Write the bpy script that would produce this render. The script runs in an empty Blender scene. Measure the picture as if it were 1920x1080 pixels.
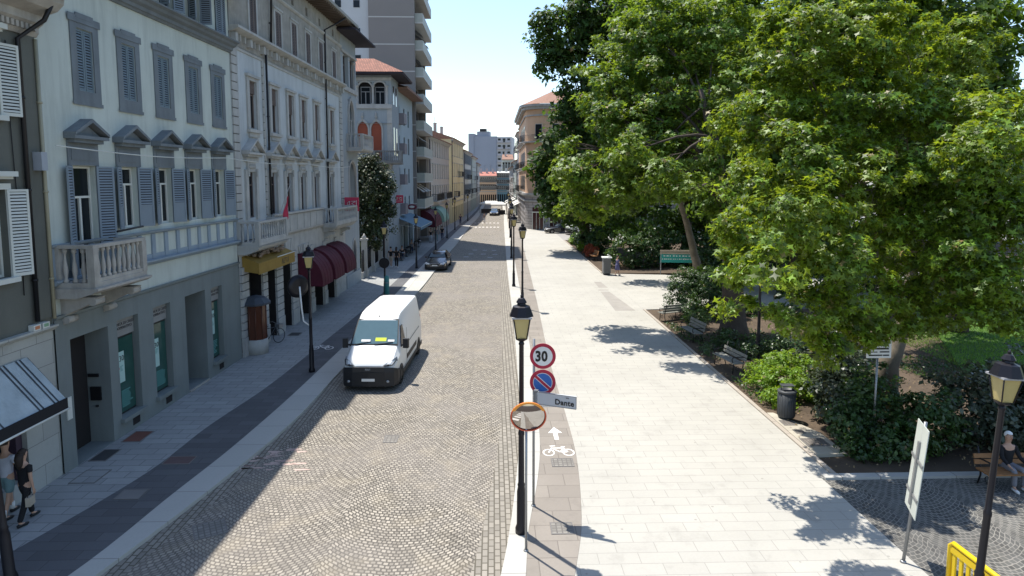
import bpy, math, random
import numpy as np
from mathutils import Vector, Matrix
random.seed(7); rng = np.random.default_rng(7)
PI = math.pi; R = math.radians
scene = bpy.context.scene
col = scene.collection
# ------------------------------------------------------------------ helpers
class MB:
    def __init__(s): s.v=[]; s.f=[]; s.m=[]; s.s=[]
    def add(s, vs, fs, mi=0, sm=False):
        o=len(s.v); s.v.extend([tuple(p) for p in vs])
        for f in fs: s.f.append(tuple(i+o for i in f)); s.m.append(mi); s.s.append(sm)
        return s
    def box(s,x0,x1,y0,y1,z0,z1,mi=0):
        if x0>x1:x0,x1=x1,x0
        if y0>y1:y0,y1=y1,y0
        if z0>z1:z0,z1=z1,z0
        v=[(x,y,z) for z in (z0,z1) for y in (y0,y1) for x in (x0,x1)]
        return s.add(v,[(0,2,3,1),(4,5,7,6),(0,1,5,4),(2,6,7,3),(0,4,6,2),(1,3,7,5)],mi)
    def obox(s,c,d,rz=0,rx=0,ry=0,mi=0):
        M=Matrix.Translation(c)@Matrix.Rotation(rz,4,'Z')@Matrix.Rotation(ry,4,'Y')@Matrix.Rotation(rx,4,'X')
        v=[M@Vector((x*d[0]/2,y*d[1]/2,z*d[2]/2)) for z in (-1,1) for y in (-1,1) for x in (-1,1)]
        return s.add(v,[(0,2,3,1),(4,5,7,6),(0,1,5,4),(2,6,7,3),(0,4,6,2),(1,3,7,5)],mi)
    def quad(s,a,b,c,d,mi=0): return s.add([a,b,c,d],[(0,1,2,3)],mi)
    def path(s,pts,rad,n=8,mi=0,cap=True,sm=True):
        pts=[Vector(p) for p in pts]
        if not hasattr(rad,'__len__'): rad=[rad]*len(pts)
        vs=[];fs=[];prev=None
        for i,p in enumerate(pts):
            d=(pts[min(i+1,len(pts)-1)]-pts[max(i-1,0)]).normalized()
            if prev is None:
                a=Vector((0,0,1)) if abs(d.z)<.9 else Vector((1,0,0)); u=d.cross(a).normalized()
            else: u=(prev-d*prev.dot(d)).normalized()
            prev=u; w=d.cross(u)
            for k in range(n):
                t=2*PI*k/n; vs.append(p+(u*math.cos(t)+w*math.sin(t))*rad[i])
        for i in range(len(pts)-1):
            for k in range(n): fs.append((i*n+k,i*n+(k+1)%n,(i+1)*n+(k+1)%n,(i+1)*n+k))
        s.add(vs,fs,mi,sm)
        if cap:
            o=len(s.v)-len(vs)
            s.f.append(tuple(o+k for k in range(n))[::-1]); s.m.append(mi); s.s.append(False)
            s.f.append(tuple(o+(len(pts)-1)*n+k for k in range(n))); s.m.append(mi); s.s.append(False)
        return s
    def tube(s,a,b,r0,r1=None,n=8,mi=0): return s.path([a,b],[r0,r0 if r1 is None else r1],n,mi)
    def lathe(s,prof,cx=0,cy=0,n=12,mi=0,sm=True,a0=0.0,z=0):
        vs=[];fs=[]
        for r,h in prof:
            for k in range(n):
                t=a0+2*PI*k/n; vs.append((cx+r*math.cos(t),cy+r*math.sin(t),z+h))
        for i in range(len(prof)-1):
            for k in range(n): fs.append((i*n+k,i*n+(k+1)%n,(i+1)*n+(k+1)%n,(i+1)*n+k))
        fs.append(tuple(range(n))[::-1]); fs.append(tuple((len(prof)-1)*n+k for k in range(n)))
        return s.add(vs,fs,mi,sm)
    def prism(s,poly,ax,a,b,mi=0):
        def P(p,t):
            if ax=='y': return (p[0],t,p[1])
            if ax=='x': return (t,p[0],p[1])
            return (p[0],p[1],t)
        n=len(poly)
        v=[P(p,a) for p in poly]+[P(p,b) for p in poly]
        return s.add(v,[tuple(range(n)),tuple(range(n,2*n))[::-1]]+[(i,(i+1)%n,n+(i+1)%n,n+i) for i in range(n)],mi)
    def ball(s,c,r,n=12,m=8,mi=0):
        if not hasattr(r,'__len__'): r=(r,r,r)
        vs=[];fs=[]
        for i in range(m+1):
            p=PI*i/m
            for k in range(n):
                t=2*PI*k/n; vs.append((c[0]+r[0]*math.sin(p)*math.cos(t),c[1]+r[1]*math.sin(p)*math.sin(t),c[2]+r[2]*math.cos(p)))
        for i in range(m):
            for k in range(n): fs.append((i*n+k,(i+1)*n+k,(i+1)*n+(k+1)%n,i*n+(k+1)%n))
        return s.add(vs,fs,mi,True)
    def mesh(s,name,mats):
        me=bpy.data.meshes.new(name); me.from_pydata(s.v,[],s.f)
        for m in (mats if isinstance(mats,(list,tuple)) else [mats]): me.materials.append(m)
        me.polygons.foreach_set('material_index',s.m); me.polygons.foreach_set('use_smooth',s.s)
        me.update(); return me
    def build(s,name,mats,parent=None,loc=(0,0,0),rz=0):
        return place(s.mesh(name,mats),name,parent,loc,rz)
def place(me,name,parent=None,loc=(0,0,0),rz=0):
    o=bpy.data.objects.new(name,me); col.objects.link(o); o.parent=parent; o.location=loc; o.rotation_euler=(0,0,rz); return o
def tag(o,label=None,cat=None,group=None,kind=None):
    if label:o['label']=label
    if cat:o['category']=cat
    if group:o['group']=group
    if kind:o['kind']=kind
    return o
def thing(name,label,cat,loc=(0,0,0),rz=0,group=None):
    o=bpy.data.objects.new(name,None); col.objects.link(o); o.location=loc; o.rotation_euler=(0,0,rz); o.empty_display_size=.3
    return tag(o,label,cat,group)
def kids(o): return [c for c in ALL() if c.parent==o]
def ALL(): return list(col.objects)
def copy_tree(o,parent=None,loc=None,rz=None,label=None):
    c=o.copy(); col.objects.link(c)
    if parent is not None: c.parent=parent
    if loc is not None: c.location=loc
    if rz is not None: c.rotation_euler=(0,0,rz)
    if label: c['label']=label
    for ch in o.children: copy_tree(ch,c)
    return c
# ------------------------------------------------------------------ materials
def nodes(name):
    m=bpy.data.materials.new(name); m.use_nodes=True; nt=m.node_tree; nt.nodes.clear()
    out=nt.nodes.new('ShaderNodeOutputMaterial'); b=nt.nodes.new('ShaderNodeBsdfPrincipled'); nt.links.new(b.outputs[0],out.inputs[0])
    return m,nt,b,out
def N(nt,t,**k):
    n=nt.nodes.new(t)
    for a,v in k.items():
        if a.startswith('i_'):
            key=a[2:]; key=int(key) if key.isdigit() else key.replace('_',' ')
            n.inputs[key].default_value=v
        else: setattr(n,a,v)
    return n
def c4(c): return (c[0],c[1],c[2],1)
def sc(c,k): return tuple(min(1,x*k) for x in c)
def mixc(nt,fac,a,b,mode='MIX'):
    n=nt.nodes.new('ShaderNodeMix'); n.data_type='RGBA'; n.blend_type=mode
    for sock,val in ((0,fac),(6,a),(7,b)):
        if hasattr(val,'is_output'): nt.links.new(val,n.inputs[sock])
        elif sock==0: n.inputs[0].default_value=val
        else: n.inputs[sock].default_value=c4(val)
    return n.outputs[2]
def mth(nt,op,a,b=None):
    n=nt.nodes.new('ShaderNodeMath'); n.operation=op
    for i,v in enumerate((a,b)):
        if v is None: continue
        if hasattr(v,'is_output'): nt.links.new(v,n.inputs[i])
        else: n.inputs[i].default_value=v
    return n.outputs[0]
def ramp(nt,fac,p0,p1):
    n=nt.nodes.new('ShaderNodeMapRange'); n.inputs[1].default_value=p0; n.inputs[2].default_value=p1; nt.links.new(fac,n.inputs[0]); return n.outputs[0]
def noise(nt,co,scale,detail=4,rough=.55):
    n=N(nt,'ShaderNodeTexNoise'); n.inputs['Scale'].default_value=scale; n.inputs['Detail'].default_value=detail; n.inputs['Roughness'].default_value=rough
    nt.links.new(co,n.inputs['Vector']); return n.outputs['Fac']
def bumpn(nt,b,h,st,dist=.01):
    n=nt.nodes.new('ShaderNodeBump'); n.inputs['Strength'].default_value=st; n.inputs['Distance'].default_value=dist
    nt.links.new(h,n.inputs['Height']); nt.links.new(n.outputs[0],b.inputs['Normal'])
_m={}
def mat(name,c,rough=.8,var=.12,scale=1.3,metal=0,bump=.15,stain=0,spec=.4,fine=25):
    if name in _m: return _m[name]
    m,nt,b,out=nodes(name)
    tc=nt.nodes.new('ShaderNodeTexCoord').outputs['Object']
    a=noise(nt,tc,scale); f=noise(nt,tc,fine,3)
    k=mixc(nt,ramp(nt,a,.3,.7),sc(c,1-var),sc(c,1+var))
    k=mixc(nt,mth(nt,'MULTIPLY',f,.5),k,sc(c,1-var*1.5))
    if stain:
        mp=N(nt,'ShaderNodeMapping'); mp.inputs['Scale'].default_value=(3,3,.35); nt.links.new(tc,mp.inputs[0])
        s=noise(nt,mp.outputs[0],.8,6,.65)
        k=mixc(nt,mth(nt,'MULTIPLY',ramp(nt,s,.48,.75),stain),k,sc(c,.45))
    nt.links.new(k,b.inputs['Base Color']); b.inputs['Roughness'].default_value=rough; b.inputs['Metallic'].default_value=metal
    b.inputs['Specular IOR Level'].default_value=spec
    if bump: bumpn(nt,b,f,bump)
    _m[name]=m; return m
def bricks(name,c,bw,bh,mortar,cm,axes='xy',var=.15,off=.5,rough=.8,big=.15,bump=.4,stain=0,msm=.1,fine=18,rot=0,spots=0):
    """slabs, stones or courses from a brick texture in object space; axes 'xy' for floors, 'xz' for walls facing y, 'yz' for walls facing x"""
    m,nt,b,out=nodes(name)
    tc=nt.nodes.new('ShaderNodeTexCoord').outputs['Object']
    sp=nt.nodes.new('ShaderNodeSeparateXYZ'); nt.links.new(tc,sp.inputs[0]); cb=nt.nodes.new('ShaderNodeCombineXYZ')
    i={'x':0,'y':1,'z':2}; nt.links.new(sp.outputs[i[axes[0]]],cb.inputs[0]); nt.links.new(sp.outputs[i[axes[1]]],cb.inputs[1])
    vec=cb.outputs[0]
    if rot:
        mp=N(nt,'ShaderNodeMapping'); mp.inputs['Rotation'].default_value=(0,0,rot); nt.links.new(vec,mp.inputs[0]); vec=mp.outputs[0]
    br=N(nt,'ShaderNodeTexBrick'); br.offset=off; br.inputs['Scale'].default_value=1
    br.inputs['Brick Width'].default_value=bw; br.inputs['Row Height'].default_value=bh; br.inputs['Mortar Size'].default_value=mortar; br.inputs['Mortar Smooth'].default_value=msm
    br.inputs['Color1'].default_value=c4(sc(c,1-var)); br.inputs['Color2'].default_value=c4(sc(c,1+var)); br.inputs['Mortar'].default_value=c4(cm)
    nt.links.new(vec,br.inputs['Vector'])
    a=noise(nt,tc,.35,5); f=noise(nt,tc,fine,4)
    k=mixc(nt,mth(nt,'MULTIPLY',ramp(nt,a,.35,.75),big*2),br.outputs[0],sc(c,.6))
    k=mixc(nt,mth(nt,'MULTIPLY',f,.35),k,sc(c,.6))
    if stain:
        s=noise(nt,tc,1.4,6,.7); k=mixc(nt,mth(nt,'MULTIPLY',ramp(nt,s,.55,.75),stain),k,sc(c,.4))
    if spots:
        vo=N(nt,'ShaderNodeTexVoronoi'); vo.inputs['Scale'].default_value=1.7; nt.links.new(tc,vo.inputs['Vector'])
        k=mixc(nt,mth(nt,'MULTIPLY',mth(nt,'LESS_THAN',vo.outputs['Distance'],.055),spots),k,sc(c,.4))
        s=noise(nt,tc,.12,7,.7); k=mixc(nt,mth(nt,'MULTIPLY',ramp(nt,s,.5,.62),.22),k,sc(c,.62))
    nt.links.new(k,b.inputs['Base Color']); b.inputs['Roughness'].default_value=rough; b.inputs['Specular IOR Level'].default_value=.3
    h=mth(nt,'SUBTRACT',mth(nt,'MULTIPLY',f,.15),br.outputs['Fac']); bumpn(nt,b,h,bump,.01)
    return m
def setts(name,W,curve,bw,bh,c,cm,phase=0,var=.3,mort=.012,bump=.6,rows=None):
    """small stone setts laid in arcs: rows bent into repeated arches of width W"""
    m,nt,b,out=nodes(name)
    tc=nt.nodes.new('ShaderNodeTexCoord').outputs['Object']
    ns=N(nt,'ShaderNodeTexNoise'); ns.inputs['Scale'].default_value=1.1; nt.links.new(tc,ns.inputs['Vector'])
    vm=N(nt,'ShaderNodeVectorMath',operation='SUBTRACT'); nt.links.new(ns.outputs['Color'],vm.inputs[0]); vm.inputs[1].default_value=(.5,.5,.5)
    vs=N(nt,'ShaderNodeVectorMath',operation='SCALE'); nt.links.new(vm.outputs[0],vs.inputs[0]); vs.inputs['Scale'].default_value=.26
    va=N(nt,'ShaderNodeVectorMath',operation='ADD'); nt.links.new(tc,va.inputs[0]); nt.links.new(vs.outputs[0],va.inputs[1])
    sp=nt.nodes.new('ShaderNodeSeparateXYZ'); nt.links.new(va.outputs[0],sp.inputs[0])
    x=mth(nt,'ADD',sp.outputs[0],phase)
    q=mth(nt,'SUBTRACT',mth(nt,'FRACT',mth(nt,'DIVIDE',x,W)),.5)
    xx=mth(nt,'MULTIPLY',q,W)
    bend=mth(nt,'MULTIPLY',mth(nt,'MULTIPLY',xx,xx),curve)
    # x' grows along the arc so that setts keep their size
    xs=mth(nt,'MULTIPLY',x,1+curve*curve*W*W*.06)
    y=mth(nt,'SUBTRACT',sp.outputs[1],bend)
    cb=nt.nodes.new('ShaderNodeCombineXYZ'); nt.links.new(xs,cb.inputs[0]); nt.links.new(y,cb.inputs[1])
    br=N(nt,'ShaderNodeTexBrick'); br.offset=.5; br.inputs['Scale'].default_value=1
    br.inputs['Brick Width'].default_value=bw; br.inputs['Row Height'].default_value=bh; br.inputs['Mortar Size'].default_value=mort; br.inputs['Mortar Smooth'].default_value=.25
    br.inputs['Color1'].default_value=c4(sc(c,1-var)); br.inputs['Color2'].default_value=c4(sc(c,1+var)); br.inputs['Mortar'].default_value=c4(cm)
    nt.links.new(cb.outputs[0],br.inputs['Vector'])
    a=noise(nt,tc,.22,6,.6); f=noise(nt,tc,30,3); g=noise(nt,tc,1.1,4)
    k=mixc(nt,mth(nt,'MULTIPLY',ramp(nt,a,.4,.62),.55),br.outputs[0],(c[0]*.72,c[1]*.72,c[2]*.78))
    k=mixc(nt,mth(nt,'MULTIPLY',ramp(nt,g,.5,.8),.35),k,(c[0]*1.15,c[1]*1.08,c[2]*.9))
    k=mixc(nt,mth(nt,'MULTIPLY',f,.35),k,sc(c,.6))
    nt.links.new(k,b.inputs['Base Color']); b.inputs['Roughness'].default_value=.75; b.inputs['Specular IOR Level'].default_value=.3
    h=mth(nt,'SUBTRACT',mth(nt,'MULTIPLY',f,.25),br.outputs['Fac']); bumpn(nt,b,h,bump,.012)
    return m
def leafmat(name,c,ct,rough=.5,trans=.4,spread=.35):
    m,nt,b,out=nodes(name)
    g=nt.nodes.new('ShaderNodeNewGeometry').outputs['Random Per Island']
    tc=nt.nodes.new('ShaderNodeTexCoord').outputs['Object']
    n=noise(nt,tc,.5,2)
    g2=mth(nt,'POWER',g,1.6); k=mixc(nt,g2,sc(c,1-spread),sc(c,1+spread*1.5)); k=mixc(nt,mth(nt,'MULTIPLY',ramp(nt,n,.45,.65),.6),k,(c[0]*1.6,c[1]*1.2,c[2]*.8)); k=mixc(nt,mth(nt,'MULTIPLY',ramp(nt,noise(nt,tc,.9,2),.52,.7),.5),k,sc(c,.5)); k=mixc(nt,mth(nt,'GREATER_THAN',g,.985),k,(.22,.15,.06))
    nt.links.new(k,b.inputs['Base Color']); b.inputs['Roughness'].default_value=rough; b.inputs['Specular IOR Level'].default_value=.45
    t=nt.nodes.new('ShaderNodeBsdfTranslucent'); kt=mixc(nt,g,sc(ct,.7),sc(ct,1.3)); nt.links.new(kt,t.inputs[0])
    mx=nt.nodes.new('ShaderNodeMixShader'); mx.inputs[0].default_value=trans
    nt.links.new(b.outputs[0],mx.inputs[1]); nt.links.new(t.outputs[0],mx.inputs[2]); nt.links.new(mx.outputs[0],out.inputs[0])
    return m
def glossy(name,c,rough=.08,metal=0,coat=0,spec=.5):
    m,nt,b,out=nodes(name); b.inputs['Base Color'].default_value=c4(c); b.inputs['Roughness'].default_value=rough
    b.inputs['Metallic'].default_value=metal; b.inputs['Specular IOR Level'].default_value=spec; b.inputs['Coat Weight'].default_value=coat
    tc=nt.nodes.new('ShaderNodeTexCoord').outputs['Object']; f=noise(nt,tc,6,3)
    k=mixc(nt,mth(nt,'MULTIPLY',f,.4),c,sc(c,.6)); nt.links.new(k,b.inputs['Base Color'])
    return m
def text(s,size,depth=.003,align='LEFT',bold=0):
    cu=bpy.data.curves.new('lettering','FONT'); cu.body=s; cu.size=size; cu.extrude=depth; cu.align_x=align; cu.resolution_u=3; cu.offset=bold; cu.space_character=1.05
    o=bpy.data.objects.new('lettering',cu); col.objects.link(o); dg=bpy.context.evaluated_depsgraph_get(); dg.update()
    me=bpy.data.meshes.new_from_object(o.evaluated_get(dg)); bpy.data.objects.remove(o); bpy.data.curves.remove(cu); return me
def put_text(s,size,m,parent,loc,rot,align='LEFT',name='lettering',depth=.003,bold=0):
    me=text(s,size,depth,align,bold); me.materials.clear(); me.materials.append(m)
    o=bpy.data.objects.new(name,me); col.objects.link(o); o.parent=parent; o.location=loc; o.rotation_euler=rot; return o
# ------------------------------------------------------------------ camera, sun, sky
FPX=1200.; HC=7.8; PITCH=R(5.5); PYc=335+FPX*math.tan(PITCH); YAW=math.atan(35/FPX*math.cos(PITCH))
cd=bpy.data.cameras.new('camera'); cam=bpy.data.objects.new('camera',cd); col.objects.link(cam); scene.camera=cam
cd.sensor_width=36; cd.lens=36*FPX/1920; cd.shift_y=(PYc-540)/1920; cd.clip_end=3000; cd.clip_start=.1
cam.location=(0,0,HC); cam.rotation_euler=(PI/2-PITCH,0,-YAW)
def ray(u,v):
    x=(u-960)/FPX; y=-(v-PYc)/FPX; cy,sy,cp,spp=math.cos(YAW),math.sin(YAW),math.cos(PITCH),math.sin(PITCH)
    return Vector((sy*cp+x*cy+y*sy*spp, cy*cp-x*sy+y*cy*spp, -spp+y*cp))
def at(u,v,Y):
    d=ray(u,v); t=Y/d.y; return Vector((d.x*t,Y,HC+d.z*t))
def gr(u,v,z=0):
    d=ray(u,v); t=(z-HC)/d.z; return Vector((d.x*t,d.y*t,z))
EL=R(67); sunv=Vector((-.62,.785,0)).normalized()*math.cos(EL)+Vector((0,0,math.sin(EL)))
sd=bpy.data.lights.new('sun','SUN'); sd.energy=4.4; sd.angle=R(.53); sd.color=(1,.95,.87)
so=bpy.data.objects.new('sun',sd); col.objects.link(so); so.rotation_euler=sunv.to_track_quat('Z','Y').to_euler(); so.location=(0,0,80)
w=bpy.data.worlds.new('World'); scene.world=w; w.use_nodes=True; nt=w.node_tree; nt.nodes.clear()
wo=nt.nodes.new('ShaderNodeOutputWorld'); bg=nt.nodes.new('ShaderNodeBackground'); sk=nt.nodes.new('ShaderNodeTexSky'); sk.sky_type='NISHITA'; sk.sun_disc=False
sk.sun_elevation=EL; sk.sun_rotation=math.atan2(sunv.x,sunv.y); sk.air_density=1.0; sk.dust_density=.5; sk.ozone_density=1.0
nt.links.new(sk.outputs[0],bg.inputs[0]); bg.inputs[1].default_value=.15; nt.links.new(bg.outputs[0],wo.inputs[0])
scene.view_settings.view_transform='Standard'; scene.view_settings.look='None'; scene.view_settings.gamma=1; scene.view_settings.exposure=.77
scene.render.engine='CYCLES'; cy=scene.cycles; cy.max_bounces=6; cy.diffuse_bounces=3; cy.glossy_bounces=3; cy.transmission_bounces=3; cy.transparent_max_bounces=4
cy.use_denoising=True; cy.caustics_reflective=False; cy.caustics_refractive=False; cy.sample_clamp_indirect=6
# ------------------------------------------------------------------ ground
def interp(pts,y):
    if y<=pts[0][0]: a,b=pts[0],pts[1]
    elif y>=pts[-1][0]: a,b=pts[-2],pts[-1]
    else:
        for i in range(len(pts)-1):
            if pts[i][0]<=y<=pts[i+1][0]: a,b=pts[i],pts[i+1]; break
        if 10<y<140:
            # smooth with neighbours
            i0=max(0,pts.index(a)-1); i3=min(len(pts)-1,pts.index(b)+1); p0,p3=pts[i0],pts[i3]
            t=(y-a[0])/(b[0]-a[0]); h=b[0]-a[0]
            m1=(b[1]-p0[1])/(b[0]-p0[0]) if b[0]!=p0[0] else 0; m2=(p3[1]-a[1])/(p3[0]-a[0])
            return (2*t**3-3*t*t+1)*a[1]+(t**3-2*t*t+t)*h*m1+(-2*t**3+3*t*t)*b[1]+(t**3-t*t)*h*m2
    return a[1]+(b[1]-a[1])*(y-a[0])/(b[0]-a[0])
KL=[(5,-9.6),(12,-7.8),(16.7,-6.88),(20.3,-6.4),(25,-6.2),(44.4,-5.15),(60,-4.85),(75,-4.4),(102,-3.9),(125,-3.1),(156,-2.7),(240,-2.4)]
BO=[(5,-10.2),(12.1,-8.3),(15.3,-7.9),(18.1,-7.55),(23,-7.2),(35,-6.75),(60,-6.3),(75,-5.9),(102,-5.2),(125,-4.3),(156,-3.6),(240,-3.2)]
BI=[(5,-12.3),(12.8,-10.05),(16.5,-9.15),(19.6,-8.95),(23.4,-8.45),(29.5,-8.1),(38.9,-7.65),(60,-7.2),(75,-6.8),(102,-6.0),(125,-5.0),(156,-4.2),(240,-3.6)]
KR=[(5,-1.3),(9,-.4),(11.9,.13),(13.4,.33),(15.9,.57),(19.5,.82),(25,.95),(35,1.07),(56.5,1.2),(110,1.8),(150,2.4),(240,3.0)]
KO=[(5,-.4),(9,.3),(11.9,.62),(13.4,.75),(15.9,1.13),(18.3,1.36),(25,1.6),(35,1.75),(56.5,1.97),(110,2.5),(150,3.0),(240,3.6)]
BK=[(5,-.2),(9,.9),(12.2,1.66),(13.8,1.98),(17.2,2.3),(20.4,2.36),(26.5,2.38),(41,2.76),(75,3.43),(110,4.0),(150,4.4),(240,4.8)]
def strip(name,L,Rr,y0,y1,z,m,zb=None,label=None):
    mb=MB(); ys=[];y=y0
    while y<y1: ys.append(y); y+=.5 if y<40 else 2
    ys.append(y1); vs=[]
    f=lambda P,y: P if not hasattr(P,'__len__') else interp(P,y)
    for y in ys: vs+= [(f(L,y),y,z),(f(Rr,y),y,z)]
    n=len(ys); mb.add(vs,[(2*i,2*i+1,2*i+3,2*i+2) for i in range(n-1)])
    if zb is not None:
        for k in (0,1):
            vv=[]
            for y in ys: x=f((L,Rr)[k],y); vv+=[(x,y,z),(x,y,zb)]
            mb.add(vv,[(2*i,2*i+1,2*i+3,2*i+2) for i in range(n-1)])
        vv=[(f(L,y0),y0,z),(f(Rr,y0),y0,z),(f(Rr,y0),y0,zb),(f(L,y0),y0,zb)]; mb.add(vv,[(0,1,2,3)])
    return tag(mb.build(name,m),kind='structure')
def shift(P,d): return [(a,b+d) for a,b in P]
M_soil=mat('soil',(.095,.068,.045),.95,.35,.8,bump=.6,fine=40)
M_ground=mat('ground_far',(.22,.21,.19),.95)
M_road=setts('road_setts',2.9,.30,.122,.108,(.325,.292,.24),(.048,.042,.035),phase=.6,var=.38,mort=.019)
M_gut=bricks('gutter_setts',(.28,.255,.215),.24,.13,.016,(.08,.07,.05),'yx',.2)
M_kerb=bricks('kerb_stone',(.46,.45,.41),1.4,3.0,.012,(.25,.24,.22),'yx',.06,big=.12)
M_band=bricks('dark_paving',(.125,.125,.13),.95,.34,.008,(.07,.07,.07),'xy',.15,big=.2)
M_walk=bricks('pavement_slabs',(.34,.345,.335),.8,.36,.010,(.13,.13,.13),'xy',.10,big=.2,stain=.25)
M_bike=bricks('cycle_paving',(.275,.245,.21),.9,.62,.010,(.16,.14,.12),'xy',.08,big=.25,stain=.3)
M_plaza=bricks('plaza_slabs',(.435,.418,.372),.85,.38,.009,(.30,.29,.26),'xy',.03,big=.16,stain=.30,bump=.15,spots=.5)
M_fan=setts('fan_setts',1.9,.62,.13,.12,(.10,.098,.09),(.33,.31,.27),phase=.2,var=.4,mort=.010)
g=MB(); g.quad((-900,-100,-.15),(900,-100,-.15),(900,2500,-.15),(-900,2500,-.15)); tag(g.build('ground',M_ground),kind='structure')
strip('road',KL,KR,3,240,0,M_road)
strip('road_gutter',shift(KR,-.62),shift(KR,-.002),3,120,.004,M_gut)
strip('road_gutter',shift(KL,.002),shift(KL,.42),3,120,.004,M_gut)
strip('kerb',BO,KL,3,240,.09,M_kerb,-.15)
strip('pavement_band',BI,shift(BO,-.004),3,240,.086,M_band,-.15)
strip('pavement',-16.0,shift(BI,-.004),3,240,.082,M_walk,-.15)
strip('kerb',KR,KO,3,240,.07,M_kerb,-.15)
strip('cycle_path',shift(KO,.004),BK,3,240,.066,M_bike,-.15)
def poly(name,pts,z,m,kind='structure',zb=None):
    mb=MB()
    if zb is None: mb.add([(x,y,z) for x,y in pts],[tuple(range(len(pts)))])
    else: mb.prism(pts,'z',zb,z)
    return tag(mb.build(name,m),kind=kind)
PE=8.85
strip('plaza',shift(BK,.004),8.5,3,15.7,.062,M_plaza,-.15)
strip('plaza',shift(BK,.004),PE,15.7,99,.060,M_plaza,-.15)
poly('plaza',[(PE+.004,37.2),(40,41.0),(40,52),(16,50.6),(9.5,51.6),(PE+.004,51.8)],.060,M_plaza,zb=-.15)
poly('plaza',[(4.6,99.1),(60,99.1),(60,101),(4.6,101)],.05,M_plaza,zb=-.15)
poly('side_street',[(PE+.004,80.5),(60,80.5),(60,99),(PE+.004,99)],.05,mat('asphalt_side',(.30,.29,.27),.9),zb=-.15)
poly('forecourt',[(8.504,3),(60,3),(60,15.60),(8.504,15.60)],.056,M_fan,zb=-.15)
# park soil with a low relief
def soil(name,x0,x1,y0,y1,z,m):
    mb=MB(); nx,ny=int((x1-x0)/1.2)+2,int((y1-y0)/1.2)+2; vs=[];fs=[]
    for j in range(ny):
        for i in range(nx):
            x=x0+(x1-x0)*i/(nx-1); y=y0+(y1-y0)*j/(ny-1); e=min(x-x0,y-y0,1.5)/1.5
            vs.append((x,y,z+.10*max(0,e)*(.5+.5*math.sin(x*.9)*math.cos(y*.7))))
    for j in range(ny-1):
        for i in range(nx-1): a=j*nx+i; fs.append((a,a+1,a+nx+1,a+nx))
    mb.add(vs,fs,0,True); return tag(mb.build(name,m),kind='structure')
soil('park_soil',PE+.16,60,15.86,37.2,.02,M_soil); soil('park_soil',PE+.16,60,52,80.3,.02,M_soil)
M_kp=bricks('park_kerb_stone',(.42,.37,.31),1.0,2.0,.012,(.16,.14,.12),'yx',.1,big=.2)
kb=MB(); kb.box(PE+.004,PE+.14,15.86,37.1,-.1,.10); kb.box(PE+.004,PE+.14,52,80.3,-.1,.10); tag(kb.build('park_kerb',M_kp),kind='structure')
kb=MB(); kb.box(PE-.3,60,15.61,15.85,-.1,.12); tag(kb.build('park_kerb',bricks('park_kerb_front',(.42,.41,.38),1.0,2.0,.012,(.16,.14,.12),'xy',.1,big=.2)),kind='structure')
M_grass=mat('lawn_soil',(.06,.12,.02),.95,.3,1.5,bump=.6,fine=60)
poly('lawn',[(18.5,24),(60,24),(60,40),(27,40)],.17,M_grass)
M_rb=mat('road_behind',(.06,.045,.035),.9,.12)
for q in ((-60,60,-60,2.99,-.02),): poly('road',[(q[0],q[2]),(q[1],q[2]),(q[1],q[3]),(q[0],q[3])],.0,M_rb,zb=-.14)
b_=MB()
for k in range(4): b_.quad((-1.9,9.3-k*1.25,.006),(-.6,9.3-k*1.25,.006),(-.6,9.95-k*1.25,.006),(-1.9,9.95-k*1.25,.006))
tag(b_.build('crossing_marking',mat('road_paint',(.80,.77,.72),.7,.12,3,bump=.1)),'zebra crossing stripes below the camera, seen only in the convex mirror','road marking')
# paving details set into the surfaces
M_slab=bricks('corner_concrete',(.46,.42,.34),1.6,1.1,.01,(.25,.22,.18),'xy',.08,big=.3,stain=.3)
poly('corner_slab',[(8.99,17.0),(9.9,17.0),(9.9,18.5),(9.2,20.2),(8.99,20.2)],.125,M_slab,zb=-.1)
M_iron=bricks('cast_iron_cover',(.19,.17,.15),.09,.09,.012,(.10,.09,.08),'xy',.2,off=0,bump=.6)
M_iron2=bricks('cover_grey',(.24,.225,.20),.12,.12,.014,(.13,.12,.11),'xy',.2,off=0,bump=.6)
def cover(x,y,w,h,z,label,m=M_iron2,rz=0,cat='manhole cover'):
    t=thing('manhole_cover',label,cat,(x,y,z),rz); b=MB(); b.box(-w/2,w/2,-h/2,h/2,-.02,.006); b.build('lid',m,t)
    f=MB()
    for a,c,d,e in ((-w/2-.03,w/2+.03,-h/2-.03,-h/2),(-w/2-.03,w/2+.03,h/2,h/2+.03),(-w/2-.03,-w/2,-h/2,h/2),(w/2,w/2+.03,-h/2,h/2)): f.box(a,c,d,e,-.02,.010)
    f.build('rim',mat('cover_rim',(.16,.15,.14),.6),t); return t
cover(1.87,16.8,.55,.45,.068,'dark square cover on the cycle path just below the painted bicycle')
cover(1.5,13.5,.45,.42,.068,'square cover on the cycle path beside the shadow of the mirror pole')
cover(-6.35,13.8,.62,.62,.002,'pale square manhole cover set in the cobbles at the edge of the building shadow',rz=.5)
cover(-3.1,18.7,.36,.5,.002,'small double grate sunk in the middle of the sunny cobbles')
cover(-3.5,27.6,.4,.4,.002,'small square cover in the cobbles beyond the van')
cover(-10.7,18.9,.5,.75,.084,'reddish rusty grate on the pavement below the first bank window',mat('rust_red',(.17,.07,.05),.9))
cover(-10.9,17.6,.42,.7,.084,'dark grate on the pavement in front of the deep doorway',mat('dark_grate',(.05,.05,.05),.8))
cover(-10.5,16.3,.6,.7,.084,'pavement cover filled with slabs near the stone shopfront corner',M_walk)
cover(-8.65,17.2,.7,.45,.088,'reddish cover set in the dark paving band',mat('rust_band',(.13,.085,.08),.9))
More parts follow.
